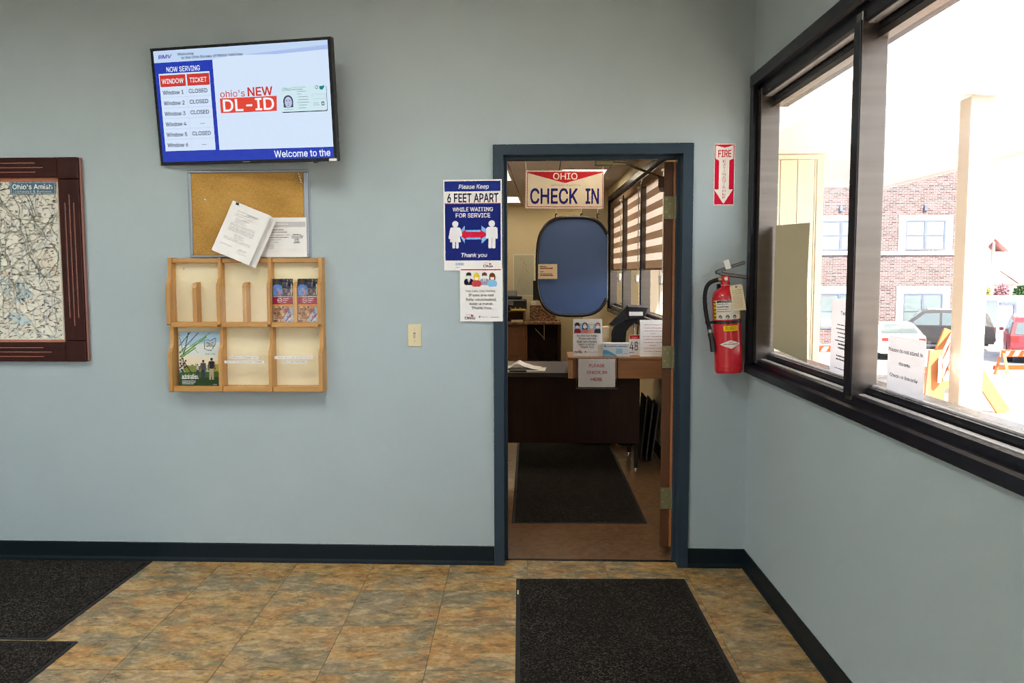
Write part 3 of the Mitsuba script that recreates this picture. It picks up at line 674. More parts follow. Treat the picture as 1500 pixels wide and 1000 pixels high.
pr.build('lettering', t)
# stapled packet hung by a binder clip, its top page folded along the right
pk = thing('paper_packet', 'thick white paper packet hung askew from a binder clip in front of the cork board', 'paper packet')
A_, Bc, D_ = V(-1.567, 1.845), V(-1.482, 1.522), V(-1.676, 1.602)          # top left, bottom right, bottom left
ex = V(*(Bc-D_)); wd = np.linalg.norm(ex); ex /= wd; ey = V(*(A_-D_)); ey -= ex*(ey@ex); ht = np.linalg.norm(ey); ey /= ht
MP = B @ frm((D_[0]*0.988, D_[1], 0.066), (ex[0], ex[1], 0.0), (ey[0], ey[1], 0.0), (0, 0, 1)) @ rotm((1, 0, 0), -0.11)
def curl(w, h, z0, lift, nx=10, ny=8):
    v, f = [], []
    for j in range(ny+1):
        for i in range(nx+1):
            a, b = i/nx, j/ny
            v.append((a*w, b*h, z0 + lift*(a**2.5)*(1-0.3*b) + 0.010*(1-b)**2))
    for j in range(ny):
        for i in range(nx):
            p = j*(nx+1)+i; f += [(p, p+1, p+nx+2), (p, p+nx+2, p+nx+1)]
    return trimesh.Trimesh(v, f, process=False)
for k in range(4):
    part('page', curl(wd + 0.004*k, ht - 0.002*k, -0.0045*k+0.016, 0.030-0.006*k), 'm_paper', pk, MP, smooth=True)
part('back_flap', curl(wd+0.026, ht*0.99, -0.003, 0.020), 'm_paper', pk, MP, smooth=True)
pr = Print((0, 100, 0, 100), (0, wd, 0, ht), MP, lift=0)
pr.lift = 0.0
def curved(pr, name, par, w, h, z0, lift):
    v, f, c = np.vstack(pr.v), np.vstack(pr.f), np.vstack(pr.c)
    a, b = v[:, 0]/w, v[:, 1]/h
    v = v.copy(); v[:, 2] = z0 + lift*(a**2.5)*(1-0.3*b) + 0.010*(1-b)**2 + 0.0006
    scene[key_of(name, par)] = mikit.ply(xf(trimesh.Trimesh(v, f, process=False), pr.M), 'm_print', color=c)
rows = [(8, 20, 95, 1), (20, 78, 86, 1), (46, 74, 84.0, 2.2), (20, 70, 81, 1), (18, 62, 77, 1), (24, 60, 72, 1), (24, 52, 68.5, 1), (24, 56, 65, 1), (16, 84, 61, 1), (16, 84, 58, 1), (16, 84, 54, 1.1), (16, 84, 51, 1.1), (16, 84, 48, 1.1), (36, 64, 43, 1), (36, 60, 40, 1), (36, 66, 37, 1), (14, 84, 33.5, 1), (14, 84, 30.5, 1), (12, 44, 20, 1), (60, 80, 20, 1), (58, 78, 17.5, 1), (58, 84, 13, 1)]
for a, b, y, h in rows: pr.bars(a, b, y, h*0.9, (.32, .32, .34), .08)
curved(pr, 'lettering', pk, wd, ht, 0.016, 0.030)
t = thing('binder_clip', 'small black binder clip at the top of the paper packet', 'binder clip')
MC = B @ frm((-1.532, 1.829, 0.046), (ex[0], ex[1], 0), (ey[0], ey[1], 0), (0, 0, 1))
part('body', cat(box(-0.009, 0.009, -0.006, 0.008, 0.004, 0.009, 0.002), box(-0.009, 0.009, 0.004, 0.009, -0.020, 0.008, 0.002)), 'm_black', t, MC)
lp = lambda s: tube(spline([(-0.005, 0.006*s, 0.006), (-0.006, 0.016*s, 0.007), (-0.004, 0.024*s, 0.008), (0.004, 0.024*s, 0.008), (0.006, 0.016*s, 0.007), (0.005, 0.006*s, 0.006)], 16), 0.0008, 6)
part('handle', lp(1), 'm_steel', t, MC); part('handle', lp(-1), 'm_steel', t, MC)

# ------------------------------------------------------------------ literature rack
rk = thing('literature_rack', 'oak wall rack with six pockets and cream back panels', 'literature rack')
RX = [-1.885, -1.632, -1.379, -1.126]
Z0, Z1, Z2 = 0.903, 1.234, 1.563
part('back_panel', box(RX[0], RX[3], Z0+0.005, Z2-0.005, 0.001, 0.008), 'm_cream_panel', rk, B)
def upright(z0, z1, th=0.0155):
    h = z1-z0
    pr_ = [(0.0, z0), (0.080, z0), (0.086, z0+0.006), (0.086, z0+0.185), (0.083, z0+0.200), (0.066, z0+0.222), (0.056, z0+0.240), (0.054, z0+0.255), (0.054, z1), (0.0, z1)]
    m = prism(Polygon(pr_), -th/2, th/2)
    return xf(m, frm((0, 0, 0), (0, 0, 1), (0, 1, 0), (1, 0, 0)))
for i, x in enumerate(RX):
    for (a, b) in ((Z0-0.006, Z1-0.003), (Z1-0.002, Z2+0.004)):
        part('upright', xf(upright(a, b, 0.018 if i in (0, 3) else 0.0155), trimesh.transformations.translation_matrix((x, 0, 0))), 'm_oak_v', rk, B)
for i in range(3):
    a, b = RX[i]+0.0092, RX[i+1]-0.0092
    part('top_rail', box(a, b, Z2-0.022, Z2, 0.0082, 0.044, 0.002), 'm_oak_h', rk, B)
    part('shelf', box(a, b, Z1-0.012, Z1+0.012, 0.0082, 0.080, 0.002), 'm_oak_h', rk, B)
    part('shelf', box(a, b, Z0-0.004, Z0+0.022, 0.0082, 0.080, 0.002), 'm_oak_h', rk, B)
    dm = cat(xf(prism(P((0.0085, Z1+0.0125), (0.066, Z1+0.0125), (0.066, Z1+0.185), (0.058, Z1+0.205), (0.012, Z1+0.212), (0.0085, Z1+0.212)), -0.010, 0.010), frm(((a+b)/2, 0, 0), (0, 0, 1), (0, 1, 0), (1, 0, 0))))
    part('half_divider', dm, 'm_oak_v', rk, B)
    for (z0, tier) in ((Z1+0.013, 0), (Z0+0.023, 1)):
        g = trimesh.Trimesh([(a, z0, 0.0775), (b, z0, 0.0775), (b, z0+0.168, 0.0775), (a, z0+0.168, 0.0775)], [(0, 1, 2), (0, 2, 3)], process=False)
        part('clear_front', g, 'm_acrylic', rk, B, label='clear plastic pocket front')
for x, z in ((-1.832, 1.512), (-1.172, 1.512), (-1.160, 1.180)):
    part('screw', xf(trimesh.creation.cylinder(0.0042, 0.003, sections=12), trimesh.transformations.translation_matrix((x, z, 0.0095))), 'm_steel', rk, B)
def strip(x0, x1, z, s):
    k = part('label_strip', box(x0, x1, z-0.0065, z+0.0065, 0.0782, 0.0786), 'm_paper', rk, B)
    pr = Print((0, 1, 0, 1), (x0, x1, z-0.0065, z+0.0065), B, lift=0.0790); pr.text(s, .04, .96, .30, .72, INK); pr.build('lettering', k)
strip(-1.588, -1.440, 1.071, 'POWER OF ATTORNEY FOR'); strip(-1.612, -1.412, 1.049, 'PLATES, REGISTRATIONS & STICKERS')
strip(-1.357, -1.165, 1.071, 'POWER OF ATTORNEY FOR TITLES'); strip(-1.316, -1.196, 1.049, 'MUST BE NOTARIZED')
# magazine
mg = thing('magazine', 'travel magazine with three people on its cover in the rack pocket', 'magazine')
gx0, gx1, gz0, gz1 = -1.858, -1.648, Z0+0.0225, 1.196
MM = B @ trimesh.transformations.translation_matrix((0, gz0, 0.050)) @ rotm((1, 0, 0), -0.07)
gh = gz1-gz0
part('cover', box(gx0, gx1, 0.0, gh, -0.006, 0.0, 0.001), 'm_paper', mg, MM)
pr = Print((95, 400, 912, 543), (gx0, gx1, 0.0, gh), MM, lift=0.0004)       # page units: the look of the cover, origin top left
pr.rectf(95, 543, 400, 912, (.36, .50, .62)); pr.poly([(95, 640), (400, 610), (400, 790), (95, 790)], (.62, .66, .62)); pr.poly([(95, 700), (400, 720), (400, 800), (95, 800)], (.75, .66, .50))
R3 = random.Random(4)
pr.shape(unary_union([aff.scale(Point(R3.uniform(150, 400), R3.uniform(790, 812)).buffer(1, 5), R3.uniform(14, 30), R3.uniform(12, 28)) for _ in range(34)]).intersection(sbox(95, 543, 400, 912)), (.20, .22, .05))
pr.shape(unary_union([aff.scale(Point(R3.uniform(300, 400), R3.uniform(775, 800)).buffer(1, 5), R3.uniform(10, 20), R3.uniform(10, 20)) for _ in range(12)]).intersection(sbox(95, 543, 400, 912)), (.36, .32, .05))
pr.poly([(95, 822), (240, 815), (400, 818), (400, 912), (95, 912)], (.05, .11, .03)); pr.poly([(95, 868), (400, 850), (400, 912), (95, 912)], (.025, .055, .02))
pr.build('cover_photo', mg)
pr.lift += 0.0001
for a, b, w, c in (((95, 690), (240, 548), 5, (.04, .07, .05)), ((95, 640), (180, 545), 5, (.04, .07, .05)), ((130, 700), (165, 545), 6, (.05, .08, .05)), ((100, 715), (300, 575), 9, (.10, .25, .04)), ((100, 690), (330, 548), 4, (.10, .22, .05)), ((110, 720), (220, 650), 9, (.14, .30, .05)), ((95, 680), (280, 600), 3, (.2, .35, .12)), ((100, 560), (240, 690), 3, (.25, .35, .25)), ((95, 560), (130, 700), 4, (.07, .1, .06)), ((112, 720), (190, 830), 6, (.03, .03, .02))):
    pr.line([a, b], w, c)
pr.shape(unary_union([aff.scale(Point(R3.uniform(98, 150), R3.uniform(720, 830)).buffer(1, 5), R3.uniform(4, 9), R3.uniform(4, 9)) for _ in range(22)]).intersection(sbox(95, 543, 400, 912)), (.05, .05, .03))
pr.shape(unary_union([aff.scale(Point(R3.uniform(100, 130), R3.uniform(730, 790)).buffer(1, 5), 4, 5) for _ in range(9)]), (.45, .30, .30))
def fig(x, y, h, sh, leg, arm=False):
    pr.ell(x, y+h*.07, h*.065, h*.07, (.05, .035, .03)); pr.poly([(x-h*.13, y+h*.16), (x+h*.13, y+h*.16), (x+h*.10, y+h*.50), (x-h*.10, y+h*.50)], sh)
    pr.poly([(x-h*.10, y+h*.5), (x+h*.10, y+h*.5), (x+h*.11, y+h), (x+h*.02, y+h), (x, y+h*.62), (x-h*.03, y+h), (x-h*.12, y+h)], leg)
    pr.line([(x+h*.12, y+h*.18), (x+h*.17, y+h*.55)], h*.05, (.12, .07, .05)); pr.line([(x-h*.12, y+h*.18), (x-h*.19, y+h*(-.05 if arm else .5))], h*.05, (.12, .07, .05))
fig(337, 720, 150, (.025, .025, .03), (.42, .33, .20)); fig(275, 735, 132, (.06, .07, .09), (.04, .04, .05)); fig(233, 762, 82, (.45, .45, .46), (.05, .05, .06), True)
pr.shape(ohio(283, 676, 369, 588).boundary.buffer(1.6), (.05, .05, .05)); pr.text('OhiO', 296, 356, 645, 612, (.06, .06, .06)); pr.text('FIND IT HERE.', 292, 366, 700, 689, (.15, .16, .18))
pr.text('admiration.', 116, 242, 866, 834, (.80, .82, .80), True); pr.bars(118, 220, 880, 5, (.55, .6, .55), 0); pr.bars(118, 215, 890, 5, (.55, .6, .55), 0); pr.bars(118, 205, 900, 5, (.5, .55, .5), 0); pr.bars(345, 378, 904, 4, (.5, .5, .5), 0)
pr.build('cover_lettering', mg)
def brochure(x0, x1, label, seed):
    t = thing('brochure', label, 'brochure', 'brochures in the upper right pocket')
    z0, h = Z1+0.0125, 0.215
    Mb = B @ trimesh.transformations.translation_matrix((0, z0, 0.0585)) @ rotm((1, 0, 0), -0.03)
    part('cover', box(x0, x1, 0, h, -0.005, 0.0, 0.0008), 'm_paper', t, Mb)
    pr = Print((185, 330, 490, 180), (x0, x1, 0, h), Mb, lift=0.0004)
    R4 = random.Random(3)
    def dabs(x0, y0, x1, y1, n, s, cols):
        clip = sbox(x0, y0, x1, y1)
        for _ in range(n):
            q = aff.rotate(aff.scale(Point(R4.uniform(x0, x1), R4.uniform(y0, y1)).buffer(1, 4), R4.uniform(.4, 1)*s, R4.uniform(.3, .8)*s), R4.uniform(0, 180)).intersection(clip)
            if not q.is_empty: pr.shape(q, R4.choice(cols), layer=False)
    pr.rectf(185, 180, 330, 305, (.035, .04, .05)); dabs(240, 185, 330, 300, 60, 14, ((.02, .02, .03), (.10, .07, .08), (.16, .12, .10), (.05, .06, .12), (.28, .22, .20), (.02, .03, .06)))
    pr.lift += .0001
    pr.poly([(186, 240), (200, 222), (225, 218), (250, 235), (256, 270), (244, 300), (188, 300)], (.10, .22, .52)); dabs(195, 235, 250, 298, 16, 9, ((.06, .14, .36), (.2, .34, .62), (.42, .16, .10), (.05, .1, .25)))
    pr.ell(217, 205, 14, 17, (.10, .05, .03)); pr.rectf(226, 258, 240, 290, (.42, .15, .10))
    pr.lift += .0001
    pr.rectf(185, 308, 330, 362, (.26, .018, .05)); pr.rectf(185, 362, 330, 372, (.62, .22, .03))
    pr.rectf(185, 372, 330, 490, (.30, .17, .09)); dabs(185, 376, 330, 488, 70, 16, ((.42, .24, .12), (.20, .08, .04), (.50, .36, .22), (.12, .08, .07), (.38, .12, .06)))
    pr.lift += .0001
    pr.poly([(330, 380), (285, 420), (255, 470), (262, 490), (330, 490)], (.28, .36, .48)); dabs(270, 385, 330, 488, 24, 12, ((.5, .52, .56), (.30, .05, .07), (.12, .14, .22), (.42, .40, .42), (.18, .12, .12)))
    pr.lift += .0001; pr.line([(318, 430), (275, 484)], 7, (.30, .04, .06)); pr.line([(328, 440), (286, 488)], 5, (.6, .58, .58))
    pr.shape(Point(233, 334).buffer(17).difference(Point(233, 334).buffer(14)), (.72, .62, .64)); pr.text('Ohio', 222, 244, 339, 329, (.75, .66, .68), True)
    pr.bars(258, 300, 322, 5, (.7, .5, .55), 0); pr.bars(258, 290, 334, 5, (.7, .5, .55), 0); pr.bars(258, 282, 348, 4, (.6, .4, .45), 0)
    pr.line([(318, 215), (318, 298)], 5, (.62, .62, .64)); pr.bars(190, 226, 470, 5, (.6, .6, .6), 0)
    pr.build('cover_print', t)
brochure(-1.3665, -1.2640, 'tall colourful brochure in the upper right pocket of the rack, left of its twin', 3)
brochure(-1.2405, -1.1380, 'tall colourful brochure in the upper right pocket of the rack, beside the right end post', 3)

# ------------------------------------------------------------------ light switch
sw = thing('light_switch', 'almond toggle light switch on the wall left of the door', 'light switch')
part('plate', cat(box(-0.703, -0.633, 1.120, 1.234, 0.0, 0.006, 0.0035)), 'm_almond', sw, B)
part('toggle', xf(box(-0.0045, 0.0045, -0.009, 0.009, 0.0, 0.016, 0.0015), trimesh.transformations.translation_matrix((-0.668, 1.177, 0.004)) @ rotm((1, 0, 0), 0.45)), 'm_almond', sw, B)
part('toggle_slot', box(-0.6735, -0.6625, 1.163, 1.191, 0.0058, 0.0064), 'm_grey_plastic', sw, B)
for z in (1.147, 1.207): part('screw', xf(trimesh.creation.cylinder(0.0033, 0.002, sections=12), trimesh.transformations.translation_matrix((-0.668, z, 0.0066))), 'm_steel', sw, B)

# ------------------------------------------------------------------ posters left of the door
def poster(name, label, cat_, cx, cz, w, h, a, off, page):
    """A sheet leaning with its right edge over the door frame."""
    t = thing(name, label, cat_)
    M = back() @ trimesh.transformations.translation_matrix((cx, cz, off)) @ rotm((0, 1, 0), -a)
    part('sheet', box(-w/2, w/2, -h/2, h/2, -0.0008, 0.0), 'm_paper', t, M)
    return t, Print(page, (-w/2, w/2, -h/2, h/2), M, lift=0.0003)
t, pr = poster('distance_poster', 'blue and white poster with two figures and a red arrow, overlapping the door frame', 'poster', -0.371, 1.723, 0.291, 0.446, 0.052, 0.0115, (58, 657, 970, 54))
NAVY = (.016, .024, .165); PW = (.78, .78, .80)
pr.rectf(71, 70, 642, 172, (.020, .035, .22)); pr.rectf(74, 297, 644, 868, NAVY); pr.rectf(71, 289, 642, 296, (.55, .08, .12))
pr.build('printed_panel', t)
L_ = lambda: pr.build('lettering', t)
pr.text('Please Keep', 214, 522, 146, 104, PW, True, shear=0.18); L_(); pr.text('6 FEET APART', 98, 622, 280, 195, (.02, .02, .06), True)
L_(); pr.text('WHILE WAITING', 152, 566, 372, 333, PW, True); pr.text('FOR SERVICE', 184, 538, 434, 392, PW, True); L_(); pr.text('Thank you', 232, 500, 832, 793, PW, True, shear=0.18)
L_(); pr.bars(178, 262, 905, 24, (.35, .45, .62), 0); pr.bars(178, 220, 938, 6, (.35, .2, .3), 0); pr.text('Ohio', 464, 562, 938, 912, (.05, .05, .06), True); pr.poly([(526, 890), (552, 902), (526, 916)], (.6, .03, .08)); pr.bars(470, 515, 893, 4, (.5, .2, .2), 0)
pr.build('lettering', t)
LB, RD = (.22, .46, .78), (.62, .02, .06)
pr.poly([(210, 590), (276, 516), (276, 560), (448, 560), (448, 516), (512, 568), (512, 640), (448, 700), (448, 655), (276, 655), (276, 700)], LB)
pr.poly([(212, 606), (288, 556), (288, 578), (436, 578), (436, 556), (510, 606), (436, 656), (436, 636), (288, 636), (288, 656)], RD)
w_ = unary_union([Point(179, 500).buffer(32), rb(134, 532, 224, 640, 20), Polygon([(142, 580), (216, 580), (236, 682), (122, 682)]), rb(148, 660, 176, 746, 8), rb(184, 660, 212, 746, 8), LineString([(140, 548), (122, 638)]).buffer(14), LineString([(218, 548), (236, 610)]).buffer(14)])
m_ = unary_union([Point(553, 497).buffer(33), rb(500, 530, 608, 640, 18), rb(518, 600, 552, 746, 8), rb(556, 600, 590, 746, 8), LineString([(508, 548), (506, 636)]).buffer(12), LineString([(600, 548), (602, 638)]).buffer(12)])
pr.shape(w_, PW); pr.shape(m_, PW); pr.line([(554, 640), (554, 740)], 3, (.25, .26, .4)); pr.line([(180, 682), (180, 740)], 4, NAVY)
pr.build('pictogram', t)
t, pr = poster('mask_notice', 'white notice with four cartoon people below the blue distance poster', 'notice', -0.330, 1.379, 0.214, 0.263, 0.052, 0.0150, (100, 746, 952, 128))
def mask_text(pr):
    g = (.13, .12, .12)
    pr.text('Stay Safe. Stay Healthy.', 188, 645, 490, 462, (.22, .20, .22), True); pr.text('If you are not', 232, 610, 560, 522, g, True); pr.text('fully vaccinated,', 190, 652, 628, 590, g, True)
    pr.text('wear a mask.', 238, 606, 692, 656, g, True); pr.text('Thank You.', 275, 584, 758, 720, g, True); pr.text('Ohio', 170, 330, 918, 878, (.03, .03, .04), True)
    pr.poly([(268, 838), (312, 858), (290, 876), (264, 872)], (.55, .02, .08)); pr.bars(196, 256, 842, 8, (.5, .3, .3), 0); pr.ell(396, 880, 14, 14, (.1, .1, .12)); pr.bars(414, 520, 882, 9, (.4, .4, .42), 0); pr.bars(560, 690, 884, 10, (.3, .3, .3), .1)
SK = (.74, .52, .40)
def person(pr, x, y, hair, top, tie=None, long=False, dark=False, mask=(.75, .75, .76)):
    pr.shape(aff.scale(Point(x, y+150).buffer(1), 74, 62).intersection(sbox(x-90, y+95, x+90, y+196)), top)
    if tie: pr.poly([(x-24, y+92), (x+24, y+92), (x+8, y+150), (x-8, y+150)], (.8, .8, .8)); pr.line([(x, y+98), (x, y+165)], 10, tie)
    pr.ell(x, y+40, 46 if long else 38, 60 if long else 42, hair)
    if long: pr.rectf(x-46, y+40, x+46, y+92, hair)
    pr.ell(x, y+56, 30, 38, (.25, .14, .09) if dark else SK); pr.shape(aff.scale(Point(x, y+74).buffer(1), 30, 24), mask)
    pr.shape(aff.scale(Point(x, y+26).buffer(1), 38, 24), hair)
pr.rectf(116, 138, 722, 156, (.48, .06, .07))
pr.build('printed_panel', t)
person(pr, 236, 190, (.05, .03, .03), (.015, .015, .025), tie=(.3, .3, .35)); person(pr, 472, 190, (.16, .05, .03), (.32, .32, .40), tie=(.2, .2, .3)); person(pr, 590, 214, (.16, .04, .02), (.22, .48, .75), long=True, mask=(.8, .72, .6)); person(pr, 352, 214, (.72, .56, .05), (.52, .06, .07), long=True, mask=(.8, .74, .72))
pr.build('cartoon_people', t)
mask_text(pr); pr.build('lettering', t)

# ------------------------------------------------------------------ fire extinguisher sign and extinguisher
fs_ = thing('extinguisher_sign', 'narrow red and white arrow sign above the fire extinguisher', 'sign')
Mf = back() @ trimesh.transformations.translation_matrix((0.857, 1.962, 0.0))
part('plate', box(-0.049, 0.049, -0.147, 0.147, 0.0, 0.0015), 'm_paper', fs_, Mf)
pr = Print((103, 372, 912, 104), (-0.049, 0.049, -0.147, 0.147), Mf, lift=0.0018)
pr.rectf(110, 112, 365, 904, (.60, .016, .055))
CR = (.80, .76, .70)
pr.poly([(120, 122), (238, 156), (354, 122), (354, 300), (300, 322), (300, 704), (356, 704), (232, 898), (106, 704), (166, 704), (166, 322), (120, 300)], CR)
pr.build('arrow', fs_)
pr.text('FIRE', 152, 324, 276, 186, (.55, .02, .04), True)
for k, ch in enumerate('EXTINGUISHER'):
    y = 318 + 43.5*k
    w = 5 if ch == 'I' else 19
    pr.text(ch, 236-w, 236+w, y+28, y, (.45, .03, .05))
pr.build('lettering', fs_)
ex_ = thing('fire_extinguisher', 'red fire extinguisher with black hose hanging beside the window corner', 'fire extinguisher')
ME = back() @ trimesh.transformations.translation_matrix((0.878, 1.004, 0.088)) @ rotm((0, 0, 1), 0.058)
# local: x right, y up the cylinder, z towards the room
LE = ME @ frm((0, 0, 0), (1, 0, 0), (0, 0, -1), (0, 1, 0))
RE = 0.0655
prof = [(0, 0.0), (0.058, 0.0), (0.062, 0.003), (0.062, 0.010), (RE, 0.013), (RE, 0.352), (0.0635, 0.372), (0.056, 0.390), (0.042, 0.404), (0.026, 0.412), (0.020, 0.415), (0.020, 0.424), (0, 0.424)]
part('cylinder', lathe(prof, 48), 'm_red', ex_, LE, smooth=35)
part('base_ring', lathe([(0.0656, 0.030), (0.0662, 0.032), (0.0662, 0.036), (0.0656, 0.038)], 48), 'm_red', ex_, LE, smooth=35)
part('neck', lathe([(0, 0.420), (0.021, 0.420), (0.022, 0.426), (0.0215, 0.440), (0.014, 0.444), (0, 0.444)], 24), 'm_red', ex_, LE, smooth=40)
part('valve', cat(box(-0.019, 0.019, 0.436, 0.470, -0.018, 0.016, 0.008)), 'm_red', ex_, ME)
gk = part('gauge', xf(lathe([(0, 0), (0.0165, 0), (0.0175, 0.003), (0.0165, 0.008), (0.013, 0.0085), (0.012, 0.0075), (0, 0.0075)], 24), trimesh.transformations.translation_matrix((0.0, 0.455, 0.0155))), 'm_red', ex_, ME, smooth=35)
part('gauge_face', xf(trimesh.creation.cylinder(0.0085, 0.001, sections=20), trimesh.transformations.translation_matrix((0.0, 0.455, 0.0245))), 'm_paper', gk, ME)
part('carry_handle', cat(xf(box(-0.028, 0.105, -0.0085, 0.0085, -0.011, 0.011, 0.004), trimesh.transformations.translation_matrix((0.0, 0.476, 0)) @ rotm((0, 0, 1), -0.20))), 'm_dark_steel', ex_, ME)
part('squeeze_lever', cat(xf(box(-0.035, 0.100, -0.0075, 0.0075, -0.010, 0.010, 0.003), trimesh.transformations.translation_matrix((0.0, 0.502, 0)) @ rotm((0, 0, 1), 0.26)), xf(box(-0.045, -0.012, -0.016, 0.004, -0.011, 0.011, 0.005), trimesh.transformations.translation_matrix((0.0, 0.494, 0)))), 'm_dark_steel', ex_, ME)
part('safety_pin', tube(spline([(0.000, 0.487, 0.022), (0.025, 0.500, 0.026), (0.045, 0.495, 0.026), (0.050, 0.478, 0.025), (0.036, 0.470, 0.024), (0.020, 0.478, 0.023), (0.006, 0.484, 0.022)], 24), 0.0012, 6), 'm_steel', ex_, ME)
part('seal_tag', xf(box(-0.013, 0.013, -0.022, 0.022, -0.0004, 0.0004), trimesh.transformations.translation_matrix((0.010, 0.522, 0.018)) @ rotm((0, 0, 1), 0.25)), 'm_paper', ex_, ME)
hose = spline([(-0.016, 0.452, 0.0), (-0.045, 0.450, 0.004), (-0.082, 0.432, 0.008), (-0.100, 0.385, 0.010), (-0.102, 0.330, 0.012), (-0.096, 0.270, 0.014), (-0.086, 0.215, 0.016)], 40)
part('hose', tube(hose, 0.0098, 14), 'm_black_matte', ex_, ME, smooth=True)
part('hose_fitting', rod((-0.014, 0.4525, 0.0), (-0.036, 0.4515, 0.003), 0.0115, 14), 'm_brass', ex_, ME, smooth=40)
nz = part('nozzle', tube([(-0.089, 0.228, 0.0155), (-0.0845, 0.206, 0.016), (-0.084, 0.200, 0.016), (-0.078, 0.165, 0.018), (-0.072, 0.108, 0.020)], [0.0105, 0.0105, 0.0125, 0.0135, 0.0150], 16), 'm_black', ex_, ME, smooth=35)
part('nozzle_collar', rod((-0.0865, 0.216, 0.0158), (-0.0835, 0.198, 0.0163), 0.0122, 16), 'm_steel', nz, ME, smooth=40)
part('strap', cat(xf(lathe([(RE+0.0002, 0.242), (RE+0.0022, 0.242), (RE+0.0022, 0.256), (RE+0.0002, 0.256)], 48), frm((0, 0, 0), (1, 0, 0), (0, 0, -1), (0, 1, 0))), box(-0.102, -0.060, 0.242, 0.254, -0.005, 0.005, 0.002)), 'm_black', ex_, ME)
part('wall_bracket', box(-0.025, 0.025, 0.05, 0.43, -0.088, -0.0635, 0.003), 'm_black', ex_, ME)
def wrap(pr, name, par):
    v, f, c = np.vstack(pr.v), np.vstack(pr.f), np.vstack(pr.c)
    # cut long triangles so that they follow the cylinder
    m = trimesh.Trimesh(v, f, process=False)
    vv, ff, ix = trimesh.remesh.subdivide_to_size(v, f, 0.012, max_iter=12, return_index=True)
    cc = np.zeros((len(vv), 3)); fc = c[f[:, 0]][ix]
    vv, cc = vv[ff].reshape(-1, 3), np.repeat(fc, 3, axis=0); ff = np.arange(len(vv)).reshape(-1, 3)
    r = RE + vv[:, 2]; a = vv[:, 0]/RE
    scene[key_of(name, par)] = mikit.ply(xf(trimesh.Trimesh(np.c_[r*np.sin(a), vv[:, 1], r*np.cos(a)], ff, process=False), ME), 'm_print', color=cc)
I4 = np.eye(4)
pr = Print((-1, 1, -1, 1), (-1, 1, -1, 1), I4, lift=0.0006)
pr.rectf(-0.080, 0.262, 0.075, 0.354, (.74, .70, .62)); pr.rectf(-0.080, 0.262, -0.064, 0.354, (.66, .46, .02)); pr.rectf(0.062, 0.262, 0.076, 0.354, (.66, .46, .02))
for k in range(5): pr.rectf(-0.080, 0.270+0.018*k, -0.066, 0.276+0.018*k, (.08, .06, .01))
pr.rectf(-0.058, 0.343, 0.055, 0.352, (.03, .03, .03)); pr.bars(-0.035, 0.02, 0.3475, 0.003, (.7, .7, .7), 0)
for k, y in enumerate((0.336, 0.325, 0.320, 0.310, 0.300)): pr.bars(-0.058, 0.010, y, 0.003, (.10, .10, .10), .2)
pr.shape(Point(0.030, 0.315).buffer(0.009), (.10, .10, .10))
for x in (-0.042, -0.008, 0.026): pr.shape(Point(x, 0.274).buffer(0.009), (.10, .10, .10)); pr.shape(Point(x-0.001, 0.271).buffer(0.005), (.7, .68, .6))
wrap(pr, 'instruction_label', ex_)
pr = Print((-1, 1, -1, 1), (-1, 1, -1, 1), I4, lift=0.0006)
pr.shape(rb(-0.030, 0.206, 0.042, 0.232, 0.004), (.72, .50, .02)); pr.bars(-0.018, 0.030, 0.225, 0.003, (.3, .2, .02), 0); pr.bars(-0.02, 0.034, 0.216, 0.003, (.3, .2, .02), 0)
wrap(pr, 'yellow_sticker', ex_)
pr = Print((-1, 1, -1, 1), (-1, 1, -1, 1), I4, lift=0.0006)
pr.poly([(-0.052, 0.143), (0.002, 0.122), (0.056, 0.143), (0.002, 0.164)], (.74, .70, .66)); pr.bars(-0.034, 0.040, 0.1435, 0.005, (.35, .06, .06), 0); pr.bars(-0.008, 0.014, 0.152, 0.003, (.5, .2, .2), 0)
wrap(pr, 'diamond_emblem', ex_)
MT = ME @ trimesh.transformations.translation_matrix((0.040, 0.365, 0.074)) @ rotm((0, 0, 1), 0.10)
tg = part('inspection_tag', prism(P((-0.028, -0.060), (0.032, -0.066), (0.030, 0.050), (0.022, 0.060), (-0.022, 0.060), (-0.030, 0.050)), 0, 0.0006), 'm_paper_cream', ex_, MT, label='hanging cream inspection tag')
pr = Print((-1, 1, -1, 1), (-1, 1, -1, 1), MT, lift=0.0010)
for k in range(10): pr.bars(-0.022, 0.024, 0.034-0.009*k, 0.0022, (.35, .30, .26), .15)
pr.shape(Point(0, 0.050).buffer(0.004), (.1, .06, .12)); pr.build('lettering', tg)
part('tag_string', tube(spline([(0.034, 0.418, 0.073), (0.0, 0.424, 0.040), (-0.026, 0.426, 0.020)], 10), 0.0008, 6), 'm_string', ex_, ME)

# ------------------------------------------------------------------ floor mats
def mat(label, cx, cy, w, l, rz, sewn=False):
    t = thing('floor_mat', label, 'mat')
    M = at(cx, cy, 0, rz)
    part('rubber_border', cat(box(-w/2, w/2, -l/2, -l/2+0.02, 0.0002, 0.004, 0.0015), box(-w/2, w/2, l/2-0.02, l/2, 0.0002, 0.004, 0.0015), box(-w/2, -w/2+0.02, -l/2+0.02, l/2-0.02, 0.0002, 0.004, 0.0015), box(w/2-0.02, w/2, -l/2+0.02, l/2-0.02, 0.0002, 0.004, 0.0015)), 'm_rubber', t, M)
    part('carpet', box(-w/2+0.019, w/2-0.019, -l/2+0.019, l/2-0.019, 0.0002, 0.008, 0.002), 'm_mat', t, M)
    if sewn: part('sewn_tag', box(-w/2+0.006, -w/2+0.011, l/2-0.20, l/2-0.15, 0.0041, 0.0048), 'm_paper_cream', t, M, label='tiny pale sewn tag')
    return t
